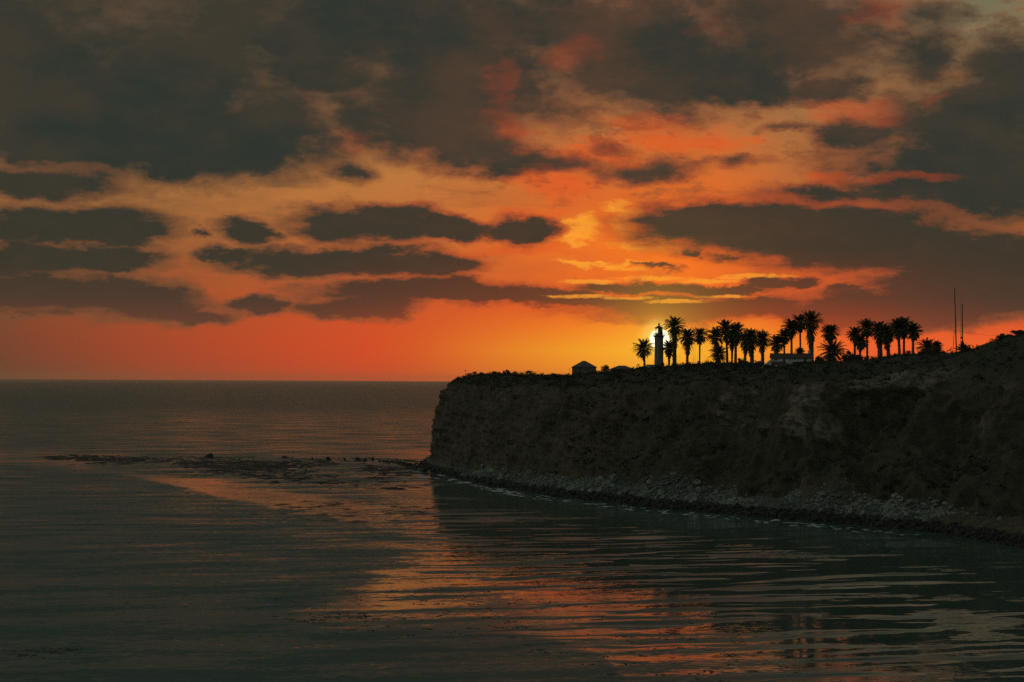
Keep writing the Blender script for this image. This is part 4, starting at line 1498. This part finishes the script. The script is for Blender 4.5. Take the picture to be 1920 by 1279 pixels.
def make_rock(name, label, cat, loc, size, seed, mat, group, rz=0.0, sub=3, flat=0.8):
    V, F = rock_mesh(seed, sub, 0.4, flat)
    V = V * np.array(size)
    o = mesh_np(name, V, F, mat, smooth=False)
    o.location = loc
    o.rotation_euler = (0, 0, rz)
    return tag(o, label, cat, group)


RG = 'dark rocks of the reef off the cliff tip'
ROCKS = [
    (391, 858, 10, 6.0, 'pointed dark rock farthest out on the reef'),
    (533, 858.5, 9.5, 5, 'flat-topped dark rock, second farthest out on the reef'),
    (531, 872, 8, 3, 'low wet rock just in front of the flat-topped reef rock'),
    (617, 862.5, 6, 5, 'dark hump of rock midway between the flat-topped rock and the cliff tip'),
    (585, 862, 4, 2.5, 'tiny rock left of the dark hump on the reef'),
    (647, 863, 5, 3, 'small rock right of the dark hump on the reef'),
    (671, 863.5, 7, 6, 'blocky upright rock in the reef line nearer the cliff'),
    (684, 864, 5, 4, 'rounded rock touching the blocky upright reef rock'),
    (699, 863, 5, 4, 'small peaked rock in the reef line'),
    (712, 866, 6, 3, 'low slab in the reef line before the jagged heap'),
]
for i, (px, py, w, hh, lab) in enumerate(ROCKS):
    p = sea(px, py)
    u = p.y / FPX
    make_rock('reef_rock', lab, 'rock', (p.x, p.y, 0.0), (w * u * 1.1, w * u * 0.9, hh * u * 1.5), 300 + i, M['wet_rock'], RG, rz=i * 1.3, flat=1.0)
# the jagged heap of rocks that runs out from the foot of the tip: its pieces look alike
rng = random.Random(5)
for i in range(34):
    t = rng.random()
    px = 722 + 78 * t ** 0.8 + rng.uniform(-6, 6)
    py = 866 + 12 * t + rng.uniform(-3, 9) * t
    p = sea(px, py)
    u = p.y / FPX
    w = rng.uniform(3.5, 9.0) * (0.7 + 0.5 * t)
    make_rock('reef_rock', 'dark jagged rock in the heap at the foot of the cliff tip', 'rock', (p.x, p.y, w * u * 0.15), (w * u, w * u * .9, w * u * rng.uniform(.5, .9)), 340 + i,
              M['wet_rock'], 'jagged rocks heaped at the foot of the cliff tip', rz=rng.random() * 6, sub=2)


def build_reef():
    """the flat wet ledges that just break the surface between the outer rocks and the tip"""
    rng = np.random.default_rng(17)
    base = [rock_mesh(1200 + k, 2, 0.45, 0.55) for k in range(8)]
    Vs, Fs, o, n = [], [], 0, 0
    while n < 2000:
        t = rng.random() ** 0.75
        px = 80 + 730 * t
        mid = 857 + 32 * t
        half = 5 + 30 * t
        py = mid + rng.normal() * half * 0.5
        if py < 852 + 8 * t or py > 918:
            continue
        p = sea(px, py)
        dn = float(fbm(np.array([[p.x / 22.0, p.y / 45.0, 0.3]]), 3, 0.6, 71)[0])
        if rng.random() > np.clip(0.35 + dn * 1.6 + 0.3 * t, 0.03, 1):
            continue
        s = 0.5 + 2.2 * rng.random() ** 2.0
        V, F = base[n % 8]
        W = V * np.array([s * rng.uniform(1.2, 2.6), s * rng.uniform(.9, 1.8), rng.uniform(.2, .55)])
        Vs.append(W + np.array([p.x, p.y, 0.0]))
        Fs.append(F + o)
        o += len(V)
        n += 1
    tag(mesh_np('reef_ledges', np.concatenate(Vs), np.concatenate(Fs), M['wet_rock']), kind='stuff')


build_reef()


# ------------------------------------------------------------------ boulder beach
def scatter_land(n, seed, keep, front=True):
    """points and normals spread over the front of the headland by area"""
    rng = np.random.default_rng(seed)
    V = P_land
    A_, B_, C_, D_ = (V[F_land[:, i]] for i in range(4))
    nrm = np.cross(C_ - A_, D_ - B_)
    area = np.linalg.norm(nrm, axis=1) * 0.5
    nrm = nrm / (2 * area[:, None] + 1e-9)
    nrm[nrm[:, 2] < 0] *= -1
    w = area * keep((A_ + C_) / 2, F_land)
    f = rng.choice(len(F_land), n, p=w / w.sum())
    s, t = rng.random(n)[:, None], rng.random(n)[:, None]
    p = A_[f] * (1 - s) * (1 - t) + B_[f] * s * (1 - t) + C_[f] * s * t + D_[f] * (1 - s) * t
    return p, nrm[f], f, rng


Tl, Sl = L_at['T'].ravel(), L_at['S'].ravel()


def keep_beach(c, F):
    t, s = Tl[F[:, 0]], Sl[F[:, 0]]
    k = sstep(t, 0.48, 0.62) * (1 - sstep(t, 0.98, 1.3)) * sstep(s, 2.6, 3.0) * (1 - sstep(s, 9.6, 10.6))
    dark = sstep(s, 3.0, 3.15) * (1 - sstep(s, 3.95, 4.2))     # the dark rock shelf at the right carries no pale stones
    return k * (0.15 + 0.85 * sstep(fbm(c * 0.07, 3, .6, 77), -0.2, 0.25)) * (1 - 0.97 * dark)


def pebble_field(n, seed, lo, hi, name, mat, keep):
    p, nn, f, rng = scatter_land(n, seed, keep)
    base = [rock_mesh(900 + k, 1, 0.4, 0.75) for k in range(8)]
    Vs, Fs, o = [], [], 0
    for i in range(n):
        V, F = base[i % 8]
        s = lo * (hi / lo) ** (rng.random() ** 2.2)
        a = rng.random() * 6.28
        ca, sa = math.cos(a), math.sin(a)
        sc = np.array([s * rng.uniform(.8, 1.3), s * rng.uniform(.7, 1.1), s * rng.uniform(.6, 1.0)])
        W = V * sc
        W = np.stack([W[:, 0] * ca - W[:, 1] * sa, W[:, 0] * sa + W[:, 1] * ca, W[:, 2]], 1) + p[i] + nn[i] * s * 0.25
        Vs.append(W)
        Fs.append(F + o)
        o += len(V)
    return mesh_np(name, np.concatenate(Vs), np.concatenate(Fs), mat)


def keep_wet(c, F):
    t, s = Tl[F[:, 0]], Sl[F[:, 0]]
    return sstep(t, 0.12, 0.25) * (1 - sstep(t, 0.45, 0.62)) * sstep(s, 2.4, 2.8) * (1 - sstep(s, 11.6, 12))


wr = pebble_field(2600, 14, 0.4, 1.5, 'wet_shore_rocks', M['wet_rock'], keep_wet)
tag(wr, kind='stuff')
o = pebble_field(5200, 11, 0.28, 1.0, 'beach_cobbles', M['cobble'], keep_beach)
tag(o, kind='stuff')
p, nn, f, rg = scatter_land(120, 12, keep_beach)
protos = [rock_mesh(700 + k, 2, 0.42, 0.8) for k in range(6)]
pm = []
for k, (V, F) in enumerate(protos):
    first = None
    me_o = mesh_np('boulder', V, F, M['boulder'])
    pm.append(me_o)
for i in range(120):
    k = i % 6
    if i < 6:
        ob = pm[k]
    else:
        ob = pm[k].copy()
        COL.objects.link(ob)
    s = 0.8 + 1.0 * rg.random() ** 2
    ob.location = p[i] + nn[i] * s * 0.25
    ob.scale = (s, s * rg.uniform(.7, 1.0), s * rg.uniform(.6, 1.0))
    ob.rotation_euler = (0, 0, rg.random() * 6.28)
    tag(ob, 'pale boulder among the stones along the foot of the cliff', 'boulder', 'pale boulders along the foot of the cliff')
# one bigger pale block that stands out at the left part of the beach
h = hit(1294, 917)
if h:
    make_rock('boulder', 'large upright pale boulder at the top of the stony beach', 'boulder', (h.x, h.y, h.z), (1.6, 1.3, 1.7), 777, M['boulder'], None, 0.4)


# ------------------------------------------------------------------ scrub on the slopes
def build_scrub():
    def keep(c, F):
        t, s = Tl[F[:, 0]], Sl[F[:, 0]]
        fr = sstep(s, 2.2, 2.6) * (1 - sstep(s, 11.5, 12.2))
        face = sstep(t, 1.0, 1.4) * (1 - sstep(t, 4.4, 5.0))
        brow = sstep(t, 4.7, 5.1) * (1 - sstep(t, 6.6, 7.0))
        nz = sstep(fbm(c * 0.07, 3, .55, 88), -0.15, 0.25)
        st = stone[F[:, 0]]
        tip = sstep(s, 8.2, 9.8)
        return fr * (face * nz * (1 - 0.85 * np.clip(st * 1.3, 0, 1)) * (1 - 0.93 * tip) + 0.8 * brow) + 1e-9
    n = 13000
    p, nn, f, rng = scatter_land(n, 21, keep)
    m = 11
    s = 0.28 + 1.3 * rng.random(n) ** 4
    k = np.repeat(np.arange(n), m)
    N3 = n * m
    d = rng.normal(size=(N3, 3))
    d /= np.linalg.norm(d, axis=1)[:, None]
    d[:, 2] = abs(d[:, 2])
    c = p[k] + d * s[k][:, None] * rng.random(N3)[:, None] ** .5 * np.array([1.25, 1.25, .9])
    a = rng.normal(size=(N3, 3))
    a /= np.linalg.norm(a, axis=1)[:, None]
    b = np.cross(a, rng.normal(size=(N3, 3)))
    b /= np.linalg.norm(b, axis=1)[:, None]
    q = (s[k] * (0.45 + 0.5 * rng.random(N3)))[:, None]
    V = np.stack([c - a * q * .5, c + b * q * .45, c + a * q * .7], 1).reshape(-1, 3)
    F = np.arange(3 * N3).reshape(-1, 3)
    tag(mesh_np('hillside_scrub', V, F, M['scrub']), kind='stuff')


build_scrub()


# ------------------------------------------------------------------ floating kelp and foam
def build_kelp():
    rng = np.random.default_rng(3)
    pts = []

    def spread(n, cx, cy, rx, ry):
        # ragged drifts: short chains of blades
        m = 0
        while m < n:
            a, r = rng.random() * 6.28, rng.random() ** .5
            px, py = cx + rx * r * math.cos(a), cy + ry * r * math.sin(a)
            for j in range(int(rng.integers(2, 9))):
                pts.append((px + rng.normal() * 7, py + rng.normal() * 0.9))
                m += 1
    spread(300, 800, 1145, 330, 50)
    spread(260, 1150, 1170, 260, 70)
    spread(200, 1300, 1230, 330, 50)
    spread(160, 620, 1158, 90, 12)
    spread(120, 90, 1225, 90, 10)
    spread(120, 960, 1080, 200, 40)
    spread(260, 640, 960, 170, 22)
    V, F = [], []
    for px, py in pts:
        p = sea(px, py)
        u = p.y / FPX
        near = py > 1000
        L = rng.uniform(0.15, 0.6) if near else rng.uniform(0.8, 4.0)
        w = rng.uniform(0.08, 0.22) if near else rng.uniform(0.15, 0.5)
        a = rng.normal() * (0.5 if near else 0.15)
        ca, sa = math.cos(a), math.sin(a)
        k = len(V)
        z = 0.02
        hgt = rng.uniform(0.02, 0.08)
        for sx, sy, zz in ((-1, -.4, z), (-.2, -1, z), (.6, -.7, z), (1, .2, z), (.2, 1, z), (-.7, .6, z)):
            x, y = sx * L * .5 * rng.uniform(.7, 1.3), sy * w * rng.uniform(.7, 1.5)
            V.append((p.x + x * ca - y * sa, p.y + x * sa + y * ca, zz))
        V.append((p.x, p.y, z + hgt))
        for j in range(6):
            F.append((k + j, k + (j + 1) % 6, k + 6))
    tag(mesh_np('floating_kelp', V, F, M['kelp']), kind='stuff')


build_kelp()


def build_foam():
    rng = np.random.default_rng(8)
    V, F = [], []
    spots = [(rng.uniform(755, 835), rng.uniform(878, 900), rng.uniform(2, 9), 0.8) for _ in range(34)]
    spots += [(rng.uniform(840, 980), 0, rng.uniform(2, 8), .7) for _ in range(50)]
    spots += [(rng.uniform(980, 1720), 0, rng.uniform(1.5, 8), .6) for _ in range(90)]
    spots += [(x, y, w, .8) for x, y, w in ((1455, 975, 9), (1478, 980, 8), (1492, 981, 6), (1527, 984, 6), (1215, 958, 7), (1245, 961, 5))]
    wl = ([792, 832, 900, 1000, 1150, 1300, 1500, 1710, 1920], [878, 893, 911, 929, 948, 963, 981, 1001, 1036])
    for px, py, w, d in spots:
        if py == 0:
            py = np.interp(px, *wl) + rng.uniform(-1.5, 7)
        p = sea(px, py)
        u = p.y / FPX
        rx, ry = w * u, rng.uniform(.5, 1.3) * p.y * p.y / (CAM_H * FPX) * d
        k = len(V)
        n = 14
        V.append((p.x, p.y, 0.05))
        ph = rng.random(3) * 6
        for j in range(n):
            a = 2 * math.pi * j / n
            r = 1 + .35 * math.sin(2 * a + ph[0]) + .25 * math.sin(3 * a + ph[1]) + .2 * math.sin(5 * a + ph[2])
            V.append((p.x + rx * r * math.cos(a), p.y + ry * r * math.sin(a), 0.012))
        for j in range(n):
            F.append((k, k + 1 + j, k + 1 + (j + 1) % n))
    tag(mesh_np('shore_foam', V, F, M['foam']), kind='stuff')


build_foam()


# ------------------------------------------------------------------ evening haze
def build_haze():
    b = MB()
    b.box((0, 0, 57.0), (70000, 70000, 116.0))
    m = bpy.data.materials.new('haze')
    m.use_nodes = True
    N = Net(m.node_tree)
    v = N.node('ShaderNodeVolumePrincipled')
    v.inputs['Color'].default_value = (0.90, 0.66, 0.50, 1)
    v.inputs['Density'].default_value = 0.000018
    v.inputs['Anisotropy'].default_value = 0.2
    out = N.node('ShaderNodeOutputMaterial')
    N.t.links.new(v.outputs[0], out.inputs['Volume'])
    tag(b.build('haze', m), kind='stuff')


build_haze()
scene.cycles.volume_bounces = 0
